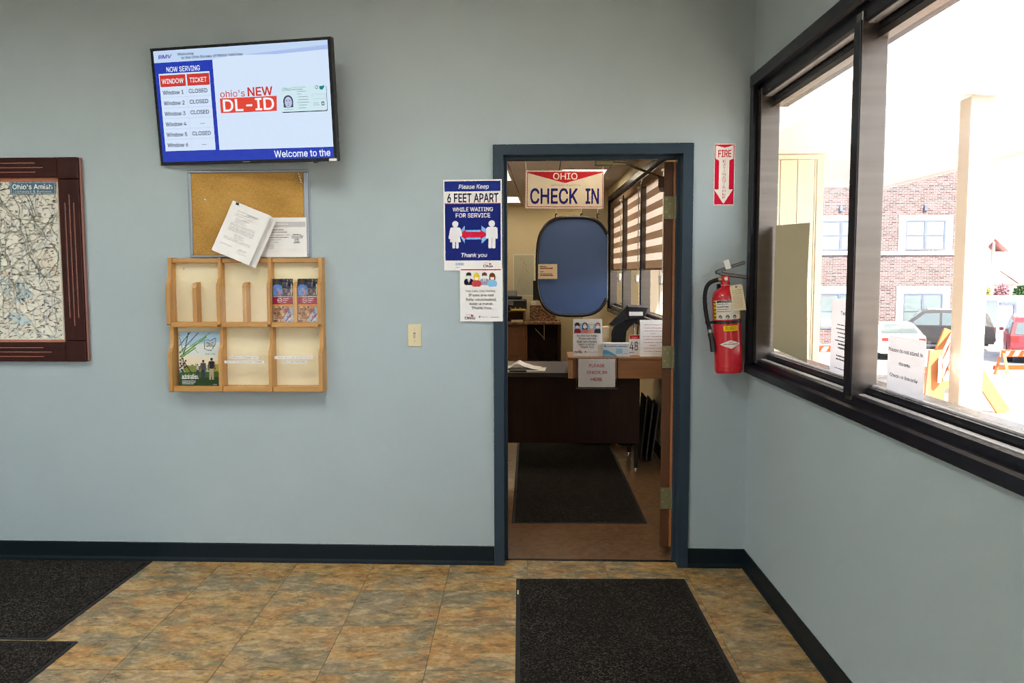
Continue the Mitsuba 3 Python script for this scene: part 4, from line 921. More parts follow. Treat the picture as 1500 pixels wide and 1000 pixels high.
def mat_at(label, tl, w, l, rz, sewn=False):
    c, s = math.cos(rz), math.sin(rz)
    return mat(label, tl[0] + c*w/2 + s*l/2, tl[1] + s*w/2 - c*l/2, w, l, rz, sewn)
mat_at('dark brown-black entrance mat in front of the doorway', (-0.152, -0.199), 0.818, 1.50, 0.034, True)
mat_at('dark mat lying along the wall under the framed map', (-2.046-1.75, -0.024-0.0), 1.75, 0.93, 0.004)
mat_at('dark mat at the lower left corner, nearer the viewer than the one along the wall', (-1.900-1.75, -0.966-0.01), 1.75, 1.20, 0.01)
t = mat('long dark runner mat inside the office running under the desk', 0.155, 2.30, 0.805, 3.16, 0.022)

# ------------------------------------------------------------------ the desk inside the office
dk = thing('office_desk', 'dark wooden office desk across the doorway with an open foot space', 'desk')
part('desktop', box(-1.20, 1.015, 1.985, 2.78, 0.722, 0.750, 0.003), 'm_desktop', dk)
part('edge_band', box(-1.20, 1.015, 1.979, 1.9849, 0.716, 0.7495, 0.001), 'm_desk_edge', dk)
part('front_panel', box(-1.18, 0.684, 2.03, 2.052, 0.213, 0.7215, 0.002), 'm_desk', dk)
part('end_panel', box(0.655, 0.684, 2.0525, 2.76, 0.213, 0.7215, 0.002), 'm_desk', dk)
for (x, y) in ((0.668, 2.11), (0.668, 2.66), (-1.10, 2.11), (-1.10, 2.66)):
    k = part('leg', box(x-0.014, x+0.014, y-0.014, y+0.014, 0.012, 0.2128, 0.003), 'm_black', dk)
    part('glide', xf(trimesh.creation.cylinder(0.016, 0.012, sections=16), trimesh.transformations.translation_matrix((x, y, 0.006))), 'm_chrome', k)
ri = thing('counter_riser', 'orange-brown wooden counter box standing on the right half of the desk', 'counter riser')
part('front_board', box(0.186, 1.015, 1.945, 1.967, 0.712, 0.8495, 0.002), 'm_riser', ri)
part('end_post', cat(box(0.150, 0.1855, 1.944, 2.33, 0.7505, 0.8495, 0.002), box(0.150, 0.1855, 1.944, 1.972, 0.712, 0.7504)), 'm_riser_light', ri)
part('top_board', box(0.146, 1.018, 1.940, 2.36, 0.850, 0.870, 0.003), 'm_riser', ri)
part('rear_board', box(0.186, 1.015, 2.31, 2.33, 0.7505, 0.8495), 'm_riser', ri)
OT = 0.8712
def standing(name, label, cat_, x0, x1, h, y, lean, page, holder=True):
    t = thing(name, label, cat_)
    M = back(y) @ trimesh.transformations.translation_matrix((0, OT, 0)) @ rotm((1, 0, 0), -lean)
    part('sheet', box(x0+0.004, x1-0.004, 0.004, h-0.002, -0.0010, 0.0), 'm_paper', t, M)
    if holder:
        part('holder', cat(box(x0, x1, 0.0, 0.003, -0.004, 0.006), box(x0, x1, 0.003, h, -0.0045, -0.0015), box(x0, x1, 0.0055, 0.0085, -0.050, -0.0046)), 'm_white_plastic', t, M)
    return t, Print(page, (x0, x1, 0, h), M, lift=0.0004)
t, pr = standing('mask_sign', 'white notice with four masked cartoon people standing on the counter box', 'notice', 0.186, 0.402, 0.276, 2.00, 0.10, (75, 400, 622, 208))
pr.rectf(92, 262, 380, 366, (.30, .48, .66)); pr.build('printed_panel', t)
for (x, hair, skin, top, mk) in ((124, (.02, .02, .03), (.10, .06, .05), (.34, .03, .05), (.7, .7, .72)), (208, (.02, .02, .03), SK, (.62, .22, .22), (.74, .74, .76)), (282, (.72, .66, .58), (.72, .56, .45), (.70, .35, .22), (.7, .74, .76)), (352, (.30, .10, .06), (.60, .40, .30), (.05, .05, .08), (.72, .72, .74))):
    pr.shape(aff.scale(Point(x, 350).buffer(1), 40, 36).intersection(sbox(90, 300, 382, 367)), top)
    pr.ell(x, 276, 27, 28, hair)
    if x == 208: pr.rectf(x-29, 276, x+29, 324, hair)
    pr.ell(x, 286, 21, 27, skin); pr.shape(aff.scale(Point(x, 300).buffer(1), 22, 17), mk)
pr.build('cartoon_people', t)
g = (.13, .12, .12)
pr.text('Stay Safe. Stay Healthy.', 118, 348, 402, 385, g, True); pr.text('If you are not', 140, 330, 436, 414, g, True); pr.text('fully vaccinated,', 118, 346, 470, 448, g, True); pr.text('wear a mask.', 138, 320, 500, 480, g, True); pr.text('Thank You.', 158, 315, 530, 510, g, True)
pr.text('Ohio', 95, 178, 588, 566, (.03, .03, .05), True); pr.poly([(140, 552), (168, 562), (148, 574)], (.55, .02, .08)); pr.ell(214, 574, 8, 9, (.1, .1, .12)); pr.bars(224, 280, 575, 7, (.45, .45, .45), 0); pr.bars(296, 362, 575, 7, (.45, .45, .45), 0)
pr.build('lettering', t)
t, pr = standing('rules_sheet', 'white sheet of small red print at the right end of the counter box', 'notice', 0.676, 0.892, 0.269, 1.985, 0.06, (825, 1152, 632, 222))
for k, (a, b) in enumerate(((870, 1080), (872, 1084), (872, 1082), (945, 1000), (860, 1076), (868, 1070), (866, 1080), (930, 1005), (868, 1084), (870, 1060))):
    y = (278, 312, 345, 374, 408, 440, 474, 506, 540, 572)[k]
    pr.bars(a, b+(40 if b > 1040 else 0), y, 5.5, (.48, .12, .07) if k not in (3, 7) else (.5, .2, .15), .05)
pr.build('lettering', t)
t = thing('mask_box', 'white and blue cardboard box of face masks on the counter box', 'box')
part('carton', box(0.404, 0.600, 1.975, 2.060, OT, OT+0.098, 0.001), 'm_paper', t)
pr = Print((398, 702, 632, 478), (0.404, 0.600, OT, OT+0.098), back(1.975), lift=0.0005)
pr.rectf(400, 480, 700, 630, (.60, .66, .70))
pr.poly([(400, 555), (450, 556), (500, 585), (560, 622), (560, 630), (400, 630)], (.12, .34, .50)); pr.poly([(400, 600), (460, 600), (540, 628), (400, 630)], (.20, .45, .62))
pr.ell(425, 512, 16, 12, (.10, .24, .38)); pr.bars(450, 680, 514, 13, (.22, .28, .36), 0)
for k in range(3): pr.rectf(548, 540+20*k, 618, 556+20*k, (.22, .46, .62)); pr.ell(620, 548+20*k, 6, 8, (.3, .54, .68))
pr.bars(640, 688, 596, 8, (.3, .36, .42), 0)
pr.build('printed_panel', t)
t = thing('number_plate', 'licence plate with a red band and dark digits beside the mask box', 'licence plate')
Mn = back(2.07) @ trimesh.transformations.translation_matrix((0, OT, 0)) @ rotm((1, 0, 0), -0.12)
part('plate', prism(rb(0.606, 0.0, 0.914, 0.153, 0.012), -0.0012, 0.0), 'm_paper', t, Mn)
pr = Print((705, 1180, 632, 400), (0.606, 0.914, 0.0, 0.153), Mn, lift=0.0004)
pr.poly([(712, 406), (1172, 406), (1172, 424), (940, 448), (712, 446)], (.48, .02, .035)); pr.text('OHIO', 735, 800, 440, 424, (.7, .6, .6), True)
pr.text('482', 712, 862, 574, 478, (.03, .03, .06)); pr.text('7106', 930, 1150, 574, 478, (.03, .03, .06)); pr.bars(712, 760, 602, 8, (.1, .1, .12), 0)
pr.build('lettering', t)
# check-in terminal on a bent arm
tm = thing('check_in_terminal', 'black tablet terminal on a bent arm on the counter box', 'terminal')
yT = 2.16
def sc(x, z, y=yT): k = (y+4.15)/6.15; return (x*k, 1.492 + (z-1.492)*k)
part('base', box(0.475, 0.61, 2.09, 2.25, OT, OT+0.018, 0.006), 'm_black', tm)
def tp(*pp): return Polygon([sc(0.445 + (px-470)*0.000648, 1.204 - (py-120)*0.000646) for px, py in pp]).buffer(0.004).buffer(-0.004)
part('arm', prism(tp((510, 626), (510, 400), (516, 345), (535, 300), (580, 258), (700, 185), (850, 188), (770, 245), (705, 296), (672, 345), (664, 420), (664, 626)), -0.045, 0.045), 'm_black_matte', tm, back(yT), smooth=30)
part('screen_case', prism(tp((470, 262), (676, 48), (730, 74), (705, 190), (575, 262), (502, 288)), 0.046, 0.080), 'm_black', tm, back(yT))
part('card_reader', prism(tp((680, 64), (900, 78), (852, 186), (700, 196)), 0.046, 0.090), 'm_black', tm, back(yT))
part('reader_top', prism(tp((678, 47), (690, 40), (900, 56), (912, 66), (898, 78), (680, 64)), 0.040, 0.098), 'm_grey_plastic', tm, back(yT))
a_, b_ = sc(0.588, 1.175), sc(0.688, 1.204)
part('label_strip', box(a_[0], b_[0], a_[1], b_[1], 0.0902, 0.0912), 'm_paper', tm, back(yT), label='white label strip on the black reader')
t = thing('document_tray', 'cream box of papers behind the mask box', 'box')
part('carton', box(0.395, 0.468, 2.16, 2.30, OT, OT+0.205, 0.002), 'm_paper_cream', t)
part('lid', box(0.393, 0.4685, 2.158, 2.302, OT+0.125, OT+0.132, 0.001), 'm_paper_cream', t)
cup = thing('pen_cup', 'small dark pen cup behind the licence plate', 'cup')
part('cup', xf(lathe([(0, 0), (0.030, 0), (0.032, 0.09), (0.029, 0.09), (0.027, 0.004), (0, 0.004)], 20), trimesh.transformations.translation_matrix((0.668, 2.15, OT))), 'm_black_matte', cup, smooth=30)
for k, (dx, m_, top, lb) in enumerate(((-0.006, 'm_white_plastic', 0.235, 'white pen standing in the pen cup'), (0.012, 'm_black', 0.215, 'black pen standing in the pen cup'))):
    t = thing('pen', lb, 'pen')
    part('barrel', rod((0.668, 2.15, OT+0.012), (0.660+dx*1.5, 2.15, OT+top-0.03), 0.0048, 10), m_, t, smooth=40)
    part('cap', rod((0.660+dx*1.5, 2.15, OT+top-0.03), (0.659+dx*1.7, 2.15, OT+top), 0.0056, 10), 'm_car_dark' if k else 'm_window_blue', t, smooth=40)
t = thing('check_in_notice', 'white notice with red capital letters hanging in a clear sleeve on the counter box', 'notice')
Bn = back(1.9385)
part('sheet', box(0.224, 0.494, 0.650, 0.858, 0.0022, 0.003), 'm_paper', t, Bn)
g = trimesh.Trimesh([(0.206, 0.642, 0.0042), (0.512, 0.642, 0.0042), (0.512, 0.866, 0.0042), (0.206, 0.866, 0.0042)], [(0, 1, 2), (0, 2, 3)], process=False)
part('clear_sleeve', g, 'm_acrylic', t, Bn)
part('sleeve_edge', cat(box(0.206, 0.512, 0.638, 0.642, 0.0005, 0.005), box(0.206, 0.211, 0.642, 0.866, 0.0005, 0.0040), box(0.507, 0.512, 0.642, 0.866, 0.0005, 0.0040)), 'm_grey_plastic', t, Bn)
pr = Print((120, 540, 965, 640), (0.224, 0.494, 0.650, 0.858), Bn, lift=0.0033)
CR2 = (.50, .07, .06)
pr.text('PLEASE', 240, 418, 736, 700, CR2, True); L_(); pr.text('CHECK IN', 215, 446, 812, 778, CR2, True); L_(); pr.text('HERE', 262, 392, 892, 858, CR2, True)
pr.build('lettering', t)
# loose papers on the desk
def bent(name, label, pts, y0, y1):
    t = thing(name, label, 'paper')
    v, f = [], []
    for x, z in pts: v += [(x, y0, z), (x+0.01, y1, z)]
    for i in range(len(pts)-1): f += [(2*i, 2*i+2, 2*i+3), (2*i, 2*i+3, 2*i+1)]
    part('sheet', trimesh.Trimesh(v, f, process=False), 'm_paper', t)
bent('loose_paper', 'flat white paper lying on the desk left of the counter box', [(-0.36, 0.7520), (-0.25, 0.7515), (-0.10, 0.7520), (-0.02, 0.7535)], 2.06, 2.30)
bent('loose_paper', 'creased white paper standing up in a peak on the desk', [(-0.345, 0.756), (-0.290, 0.770), (-0.245, 0.800), (-0.225, 0.806), (-0.190, 0.786), (-0.120, 0.764), (-0.055, 0.7545)], 2.10, 2.34)
t = thing('marker_pen', 'brown marker lying at the front edge of the desk by the papers', 'pen')
part('barrel', rod((-0.285, 2.030, 0.7565), (-0.205, 2.024, 0.7565), 0.0065, 12), 'm_desk_edge', t, smooth=40); part('cap', rod((-0.205, 2.024, 0.7565), (-0.160, 2.021, 0.7565), 0.0072, 12), 'm_black', t, smooth=40)
# folded stands and cables beside the desk
for k in range(3):
    t = thing('folded_frame', ('folded dark frame with a silver edge leaning on the desk end, farthest from the wall', 'middle one of the folded dark frames leaning beside the desk', 'folded dark frame leaning nearest the office wall')[k], 'folding frame')
    x = 0.735 + 0.045*k
    Mq = at(x, 2.42+0.02*k, 0.0, 0) @ rotm((0, 1, 0), 0.09+0.02*k)
    part('board', box(-0.006, 0.006, -0.04, 0.32, 0.003, 0.50-0.03*k, 0.002), 'm_black_matte', t, Mq)
    part('metal_edge', box(-0.006, 0.006, -0.043, -0.0402, 0.003, 0.50-0.03*k, 0.001), 'm_dark_steel', t, Mq)
rr = random.Random(5)
t = thing('cable_pile', 'heap of black cables on the office floor beside the desk', 'cables')
loops = []
for k in range(9):
    cx, cy = rr.uniform(.50, .80), rr.uniform(2.92, 3.06)
    pts = [(cx + rr.uniform(.06, .15)*math.cos(a)*1.3, cy + rr.uniform(.05, .10)*math.sin(a), 0.008 + 0.045*rr.random() + 0.004*k) for a in np.linspace(0, 6.5, 12)]
    loops.append(tube(spline(pts, 50), 0.007, 6))
part('cable', cat(loops), 'm_black_matte', t)
t = thing('floor_bag', 'flat black bag lying under the desk end', 'bag')
q = trimesh.creation.icosphere(3, 1.0); v = q.vertices.copy()
v *= (0.24, 0.16, 0.075); v += (meshkit.fbm(q.vertices*2.2, 3, 2)[:, None]-0.5)*q.vertices*0.12*np.array([1, 1, .6]); v[:, 2] = np.maximum(v[:, 2]+0.05, 0.001); q.vertices = v
part('shell', xf(q, at(0.36, 3.16, 0)), 'm_black', t, smooth=True)
t = thing('wall_outlet', 'white power outlet with a plugged-in adapter low on the office wall', 'outlet')
part('plate', box(-2.90, -2.82, 0.270, 0.385, 0.0, 0.006, 0.002), 'm_white_plastic', t, right())
part('adapter', box(-2.885, -2.835, 0.315, 0.365, 0.0062, 0.048, 0.004), 'm_white_plastic', t, right())
part('cord', tube(spline([tuple((right() @ V(-2.86, 0.335, 0.048, 1))[:3]), tuple((right() @ V(-2.88, 0.325, 0.10, 1))[:3]), (0.88, 2.75, 0.318), (0.84, 2.72, 0.20), (0.80, 2.74, 0.05)], 24), 0.004, 6), 'm_black', t)

# ------------------------------------------------------------------ hanging sign
hs = thing('hanging_sign', 'white licence-plate shaped sign with a red wedge and blue capitals hung from the office ceiling', 'sign')
Ms = back(2.4) @ trimesh.transformations.translation_matrix((0.128, 2.1275, 0)) @ rotm((0, 0, 1), -0.008)
SW, SH_ = 0.302, 0.146
part('board', prism(rb(-SW, -SH_, SW, SH_, 0.012), -0.004, 0.0), 'm_paper', hs, Ms)
pr = Print((270, 1310, 742, 235), (-SW, SW, -SH_, SH_), Ms, lift=0.0005)
pr.shape(rb(272, 238, 1308, 740, 14), (.62, .50, .44)); pr.shape(rb(290, 252, 1300, 720, 12), (.30, .05, .06)); pr.shape(rb(297, 258, 1293, 713, 10), (.66, .58, .46))
pr.poly([(300, 252), (1290, 252), (1290, 262), (830, 392), (795, 400), (760, 392), (300, 266)], (.42, .025, .035))
pr.build('printed_panel', hs)
pr.text('OHIO', 636, 962, 352, 268, (.70, .60, .54), True); pr.build('lettering', hs); pr.text('BIRTHPLACE OF AVIATION', 612, 1000, 440, 418, (.30, .27, .24)); pr.shape(Polygon([(662, 300), (668, 290), (678, 294), (690, 288), (700, 294), (696, 312), (680, 326), (666, 314)]), (.42, .025, .035))
NB = (.025, .022, .15)
pr.build('lettering', hs); pr.text('CHECK', 334, 966, 672, 478, NB, True); pr.build('lettering', hs); pr.text('IN', 1072, 1250, 672, 478, NB, True)
pr.build('lettering', hs)
for s_ in (-1, 1): part('string', rod((0.128+s_*0.295, 2.4, 2.27), (0.128+s_*0.322, 2.4, OZ), 0.0018, 6), 'm_string', hs)

# ------------------------------------------------------------------ blue photo backdrop
bd = thing('photo_backdrop', 'large blue oval photo backdrop with a black rim hung from the office ceiling', 'backdrop')
cx, cz, aa, bb, nn = 0.285, 1.550, 0.405, 0.545, 3.2
th = np.linspace(0, 2*math.pi, 121)[:-1]
ol = np.c_[cx + aa*np.sign(np.cos(th))*np.abs(np.cos(th))**(2/nn), cz + bb*np.sign(np.sin(th))*np.abs(np.sin(th))**(2/nn)]
RXB = 0.662
shp = Polygon(ol).intersection(sbox(-1, 0, RXB, 3))
part('cloth', prism(shp, -0.004, 0.0), 'm_blue_cloth', bd, back(5.2))
cc_ = np.array(shp.exterior.coords)
keep = [p for p in cc_ if p[0] < RXB-0.001]
i0 = int(np.argmax(np.linalg.norm(np.diff(np.vstack([keep, keep[:1]]), axis=0), axis=1)))
keep = keep[i0+1:] + keep[:i0+1]
part('rim', tube([(p[0], 5.196, p[1]) for p in keep], 0.017, 8), 'm_black', bd, smooth=True)
part('edge_seam', box(RXB, RXB+0.008, keep[0][1] if keep[0][1] < keep[-1][1] else keep[-1][1], max(keep[0][1], keep[-1][1]), -0.004, 0.003), 'm_steel', bd, back(5.2))
for x in (0.094, 0.375, 0.555):
    part('hook', tube(spline([(x, 5.195, 2.085), (x-0.012, 5.19, 2.11), (x-0.004, 5.19, 2.135), (x+0.006, 5.195, 2.125)], 12), 0.006, 8), 'm_black', bd)
    part('string', rod((x-0.004, 5.19, 2.13), (x-0.005, 5.19, OZ), 0.003 if x != 0.375 else 0.0015, 6), 'm_string', bd)
t = thing('backdrop_notice', 'small pale notice with two red arrows pinned on the left of the blue backdrop', 'notice')
part('sheet', box(-0.108, 0.105, 1.415, 1.580, 0.0005, 0.0015), 'm_paper_cream', t, back(5.18))
pr = Print((485, 762, 287, 70), (-0.108, 0.105, 1.415, 1.580), back(5.18), lift=0.0019)
for y in (132, 235): pr.rectf(512, y-8, 690, y+8, (.45, .05, .04)); pr.poly([(680, y-14), (708, y), (680, y+14)], (.45, .05, .04))
pr.bars(512, 606, 106, 13, (.05, .04, .04), 0); pr.bars(514, 560, 182, 11, (.05, .04, .04), 0); pr.bars(512, 690, 213, 11, (.05, .04, .04), 0)
pr.build('lettering', t)

# ------------------------------------------------------------------ far end of the office
fc = thing('rear_counter', 'wood cabinet and speckled counter along the far office wall', 'counter')
part('worktop', box(-3.1, 0.20, 8.38, 8.98, 0.705, 0.742, 0.004), 'm_laminate', fc)
part('cabinet_body', box(-3.1, -0.312, 8.44, 8.98, 0.0, 0.7045), 'm_cabinet', fc)
for (x0, x1) in ((-0.95, -0.345), (-1.60, -0.99), (-2.25, -1.64)):
    dr_ = part('door', box(x0, x1, 8.415, 8.4395, 0.14, 0.66, 0.003), 'm_cabinet', fc)
    part('door_panel', box(x0+0.09, x1-0.09, 8.405, 8.4149, 0.23, 0.57, 0.006), 'm_cabinet', dr_)
part('kneehole_back', box(-0.3115, 0.15, 8.80, 8.82, 0.12, 0.7045), 'm_desk', fc)
part('side_panel', box(0.15, 0.20, 8.42, 8.98, 0.0, 0.7045), 'm_desk', fc)
part('bracket', cat(box(-0.060, -0.045, 8.40, 8.45, 0.47, 0.7045), xf(box(-0.006, 0.006, 8.405, 8.445, 0, 0.20), trimesh.transformations.translation_matrix((-0.052, 0, 0.49)) @ rotm((0, 1, 0), -0.75))), 'm_brass', fc)
for k in range(4): part('hanging_cable', tube(spline([(-0.20+0.05*k, 8.77, 0.30), (-0.10+0.03*k, 8.72, 0.16-0.03*k), (0.02+0.03*k, 8.72, 0.13+0.02*k), (0.13, 8.77, 0.28-0.02*k)], 20), 0.007, 6), 'm_black', fc)
t = thing('desk_shelf', 'brown wooden shelf box on the rear counter under the printer', 'shelf')
part('board', cat(box(-1.20, -0.350, 8.45, 8.90, 0.890, 0.910), box(-0.370, -0.350, 8.45, 8.90, 0.7425, 0.8895), box(-1.20, -1.18, 8.45, 8.90, 0.7425, 0.8895), box(-1.18, -0.37, 8.88, 8.90, 0.7425, 0.8895)), 'm_cabinet', t)
t = thing('printer', 'black office printer on the shelf at the far counter', 'printer')
part('body', box(-0.80, -0.325, 8.48, 8.86, 0.9105, 1.075, 0.015), 'm_black', t)
part('lid', box(-0.79, -0.40, 8.50, 8.85, 1.0755, 1.12, 0.012), 'm_black_matte', t)
part('paper_feeder', xf(box(-0.12, 0.12, -0.01, 0.01, 0, 0.10, 0.004), trimesh.transformations.translation_matrix((-0.60, 8.80, 1.115)) @ rotm((1, 0, 0), -0.5)), 'm_black', t)
part('control_panel', box(-0.62, -0.52, 8.466, 8.4798, 0.99, 1.05, 0.003), 'm_grey_plastic', t)
for x in (-0.575, -0.50, -0.43): part('indicator', box(x, x+0.018, 8.474, 8.4798, 0.945, 0.955), 'm_white_plastic', t)
t = thing('yellow_folder', 'yellow folder lying on the front edge of the wooden shelf box', 'folder')
part('cover', box(-0.56, -0.335, 8.46-0.06, 8.478, 0.9105, 0.935, 0.004), 'm_paper_yellow', t)
t = thing('paper_stack', 'pale stack of papers on the rear counter below the yellow folder', 'paper stack')
part('stack', box(-0.55, -0.375, 8.39, 8.447, 0.7425, 0.772, 0.002), 'm_paper_cream', t)
t = thing('computer_monitor', 'black computer monitor partly hidden behind the blue backdrop', 'monitor')
part('case', box(-0.225, 0.28, 8.66, 8.70, 1.06, 1.36, 0.006), 'm_black', t); part('stand', cat(box(0.0, 0.06, 8.69, 8.71, 0.76, 1.10), box(-0.08, 0.14, 8.60, 8.80, 0.7425, 0.76, 0.004)), 'm_black', t)
t = thing('laminate_panel', 'speckled brown panel standing on the rear counter beside the printer', 'panel')
part('board', box(-0.275, 0.12, 8.56, 8.585, 0.7425, 0.985, 0.003), 'm_laminate', t)
t = thing('white_adapter', 'small white box on top of the speckled panel', 'box')
part('shell', box(-0.262, -0.180, 8.552, 8.592, 0.9855, 1.045, 0.005), 'm_white_plastic', t)
t = thing('wall_chart', 'pale map chart on the far office wall above the printer', 'wall chart')
part('sheet', box(-0.545, -0.205, 1.115, 1.775, 0.0005, 0.0015), 'm_map_paper', t, back(OFAR))
pr = Print((0, 1, 0, 1), (-0.545, -0.205, 1.115, 1.775), back(OFAR), lift=0.002)
pr.rectf(.04, .03, .96, .97, (.52, .50, .38))
pr.line([(.30, .88), (.42, .90), (.5, .80), (.62, .72), (.60, .62), (.72, .55)], .012, (.42, .30, .18)); pr.line([(.5, .80), (.45, .6), (.3, .4), (.2, .2)], .012, (.44, .33, .2)); pr.line([(.55, .5), (.4, .42), (.38, .25), (.5, .1)], .010, (.44, .35, .22))
pr.build('print', t)

# ------------------------------------------------------------------ roller blinds in the office windows
ws_ = [-6.42, -5.08, -3.73, -2.38, -1.10]
for k in range(4):
    u0, u1 = ws_[k]+0.030, ws_[k+1]-0.030
    nm = ('farthest from the doorway', 'second from the far end', 'third from the far end, beside the open door', 'hidden behind the open door')[k]
    t = thing('roller_blind', f'brown and white banded roller blind, {nm}', 'blind', 'office roller blinds')
    part('cassette', xf(prism(rb(-0.066, 2.278, -0.006, 2.355, 0.018), u0+0.001, u1-0.001), frm((0, 0, 0), (0, 0, 1), (0, 1, 0), (1, 0, 0))), 'm_blind_dark', t, right())
    for j in range(6):
        z1 = 2.277-0.1245*j
        for (a, b, m, nme) in ((z1-0.060, z1, 'm_blind_sheer', 'sheer_band'), (z1-0.1243 if j < 5 else 1.524, z1-0.0602, 'm_blind_band', 'opaque_band')):
            q = trimesh.Trimesh([(u0, a, -0.045), (u1, a, -0.045), (u1, b, -0.045), (u0, b, -0.045)], [(0, 1, 2), (0, 2, 3)], process=False)
            part(nme, q, m, t, right())
    part('bottom_bar', box(u0, u1, 1.508, 1.5238, -0.051, -0.039, 0.004), 'm_blind_dark', t, right())
    for uc in ((u1+0.026,)):
        part('bead_chain', cat(rod(tuple((right() @ V(uc-0.010, 2.28, 0.022, 1))[:3]), tuple((right() @ V(uc-0.010, 1.47, 0.022, 1))[:3]), 0.0028, 5), rod(tuple((right() @ V(uc+0.010, 2.28, 0.022, 1))[:3]), tuple((right() @ V(uc+0.010, 1.47, 0.022, 1))[:3]), 0.0028, 5)), 'm_white_plastic', t)
        part('chain_weight', cat(box(uc-0.028, uc+0.028, 1.390, 1.475, 0.006, 0.050, 0.012)), 'm_white_plastic', t, right(), label='white chain holder')
        part('end_cap', box(uc-0.03, uc+0.008, 2.262, 2.280, 0.004, 0.036, 0.004), 'm_white_plastic', t, right())

# ------------------------------------------------------------------ outdoors: ground, canopy, siding
LOT = -2.1
struct('ground', 'pale concrete terrace outside the window', prism(P((1.16, -22), (60, -22), (60, 8.0), (1.45, 8.0), (1.45, 6.0)), -0.35, -0.05), 'm_concrete')
struct('retaining_wall', 'low concrete edge of the terrace', box(1.5, 60, 8.0005, 8.25, LOT-0.2, -0.02), 'm_concrete')
struct('parking_lot', 'asphalt parking lot below the terrace', box(-40, 120, 8.26, 130, LOT-0.3, LOT), 'm_asphalt')
struct('eave', 'roof eave above the windows', prism(P(tuple(rpt(14, 0.17)), tuple(rpt(14, 1.35)), tuple(rpt(-12, 1.35)), tuple(rpt(-12, 0.17))), 3.06, 3.35), 'm_soffit')
struct('eave_001', 'roof eave over the entrance', box(-6, 3, -9.9, LY-0.13, 2.95, 3.35), 'm_soffit')
struct('ground_001', 'concrete walk before the entrance', box(-25, 1.15, -22, LY-0.13, -0.35, -0.05), 'm_concrete')
struct('roof', 'flat roof of the building', prism(P((-30, -20), tuple(rpt(14, 0.165)), tuple(rpt(-12, 0.165)), (-30, 12)), 3.36, 3.5), 'm_concrete')
cn = thing('entrance_canopy', 'white canopy roof over the terrace beyond the window', 'canopy')
part('soffit', box(2.62, 6.25, 3.40, 12.0, 3.06, 3.12), 'm_soffit', cn)
part('fascia', cat(box(2.62, 6.25, 3.36, 3.3995, 3.02, 3.42), box(6.2505, 6.29, 3.36, 12.0, 3.02, 3.42)), 'm_soffit', cn)
part('roof_deck', box(2.62, 6.25, 3.40, 12.0, 3.1205, 3.40), 'm_soffit', cn)
single('porch_column', box(3.70, 3.902, 3.45, 3.66, -0.05, 3.0195, 0.006), 'm_column', 'square cream column holding up the canopy beyond the window', 'column')
sd = struct('wall_siding', 'cream board siding wall outside, seen through the left pane', box(1.30, 3.66, 7.385, 7.5, -0.05, 3.02), 'm_siding')
xs_ = np.arange(1.30, 3.62, 0.2285)
for x in xs_:
    x1 = min(x+0.2285-0.010, 3.60)
    part('board', box(x+0.0, x1, 7.352, 7.3845, -0.05, 2.985, 0.002), 'm_siding', sd)
part('corner_trim', box(3.612, 3.700, 7.340, 7.52, -0.05, 3.0, 0.002), 'm_siding', sd)
part('top_trim', box(1.30, 3.72, 7.335, 7.3515, 2.990, 3.05, 0.002), 'm_siding', sd)

# barricades
def barricade(label, x, y, z, rz, h, letters, bx=1.3, rail_tilt=0.0):
    t = thing('barricade', label, 'barricade')
    M = at(x, y, z, rz)
    for sx in (0, 1):
        for sy in (-1, 1):
            a = math.atan2(0.34, h)
            part('leg', xf(box(-0.055, 0.055, -0.017, 0.017, 0, math.hypot(0.34, h), 0.003), trimesh.transformations.translation_matrix((sx*bx, sy*0.36, 0.006)) @ rotm((1, 0, 0), sy*a)), 'm_board', t, M)
        part('cross_brace', box(sx*bx-0.02, sx*bx+0.02, -0.22, 0.22, h*0.40, h*0.40+0.09), 'm_board', t, M)
    Mr = M @ trimesh.transformations.translation_matrix((0, -0.06, h-0.13)) @ rotm((0, 1, 0), rail_tilt)
    part('rail', box(-0.12, bx+0.12, -0.018, 0.018, -0.11, 0.11, 0.002), 'm_white_paint', t, Mr)
    pr = Print((0, 1, 0, 1), (-0.12, bx+0.12, -0.11, 0.11), Mr @ frm((0, -0.0185, 0), (1, 0, 0), (0, 0, 1), (0, -1, 0)), lift=0.001)
    OR = (.36, .05, .02)
    pr.rectf(0, .0, 1, .12, OR); pr.rectf(0, .88, 1, 1, OR); pr.rectf(0, 0, .10, 1, OR); pr.rectf(.90, 0, 1, 1, OR)
    if letters: pr.text(letters, .50, .88, .25, .75, OR, True)
    else:
        for k in range(4): pr.poly([(.12+.2*k, .0), (.22+.2*k, .0), (.30+.2*k, 1), (.20+.2*k, 1)], OR)
    pr.build('rail_print', t)
t = thing('barricade', 'orange and white barricade with lettering on its board, between the window notice and the column', 'barricade')
def beam(p, q, w, th, side):
    p, q = V(*p), V(*q); d = q-p; L = np.linalg.norm(d); d /= L; e = V(*side); e -= d*(e@d); e /= np.linalg.norm(e)
    return xf(box(-w/2, w/2, -th/2, th/2, 0, L, 0.003), frm(p, e, np.cross(d, e), d))
ap_ = (4.33, 5.0, 0.86); en_ = (3.40, 3.27, 0.74)
part('leg', beam((3.99, 5.0, -0.05), ap_, 0.135, 0.035, (1, 0, 0)), 'm_board', t)
part('leg', beam((4.96, 5.04, -0.05), (4.35, 5.04, 0.84), 0.135, 0.035, (1, 0, 0)), 'm_board', t)
part('cross_brace', beam((4.16, 5.02, 0.26), (4.66, 5.02, 0.26), 0.09, 0.02, (0, 0, 1)), 'm_board', t)
part('leg', beam((3.33, 3.27, -0.05), (3.39, 3.27, 0.80), 0.10, 0.035, (1, 0, 0)), 'm_board', t)
part('leg', beam((3.47, 3.29, -0.05), (3.41, 3.29, 0.80), 0.10, 0.035, (1, 0, 0)), 'm_board', t)
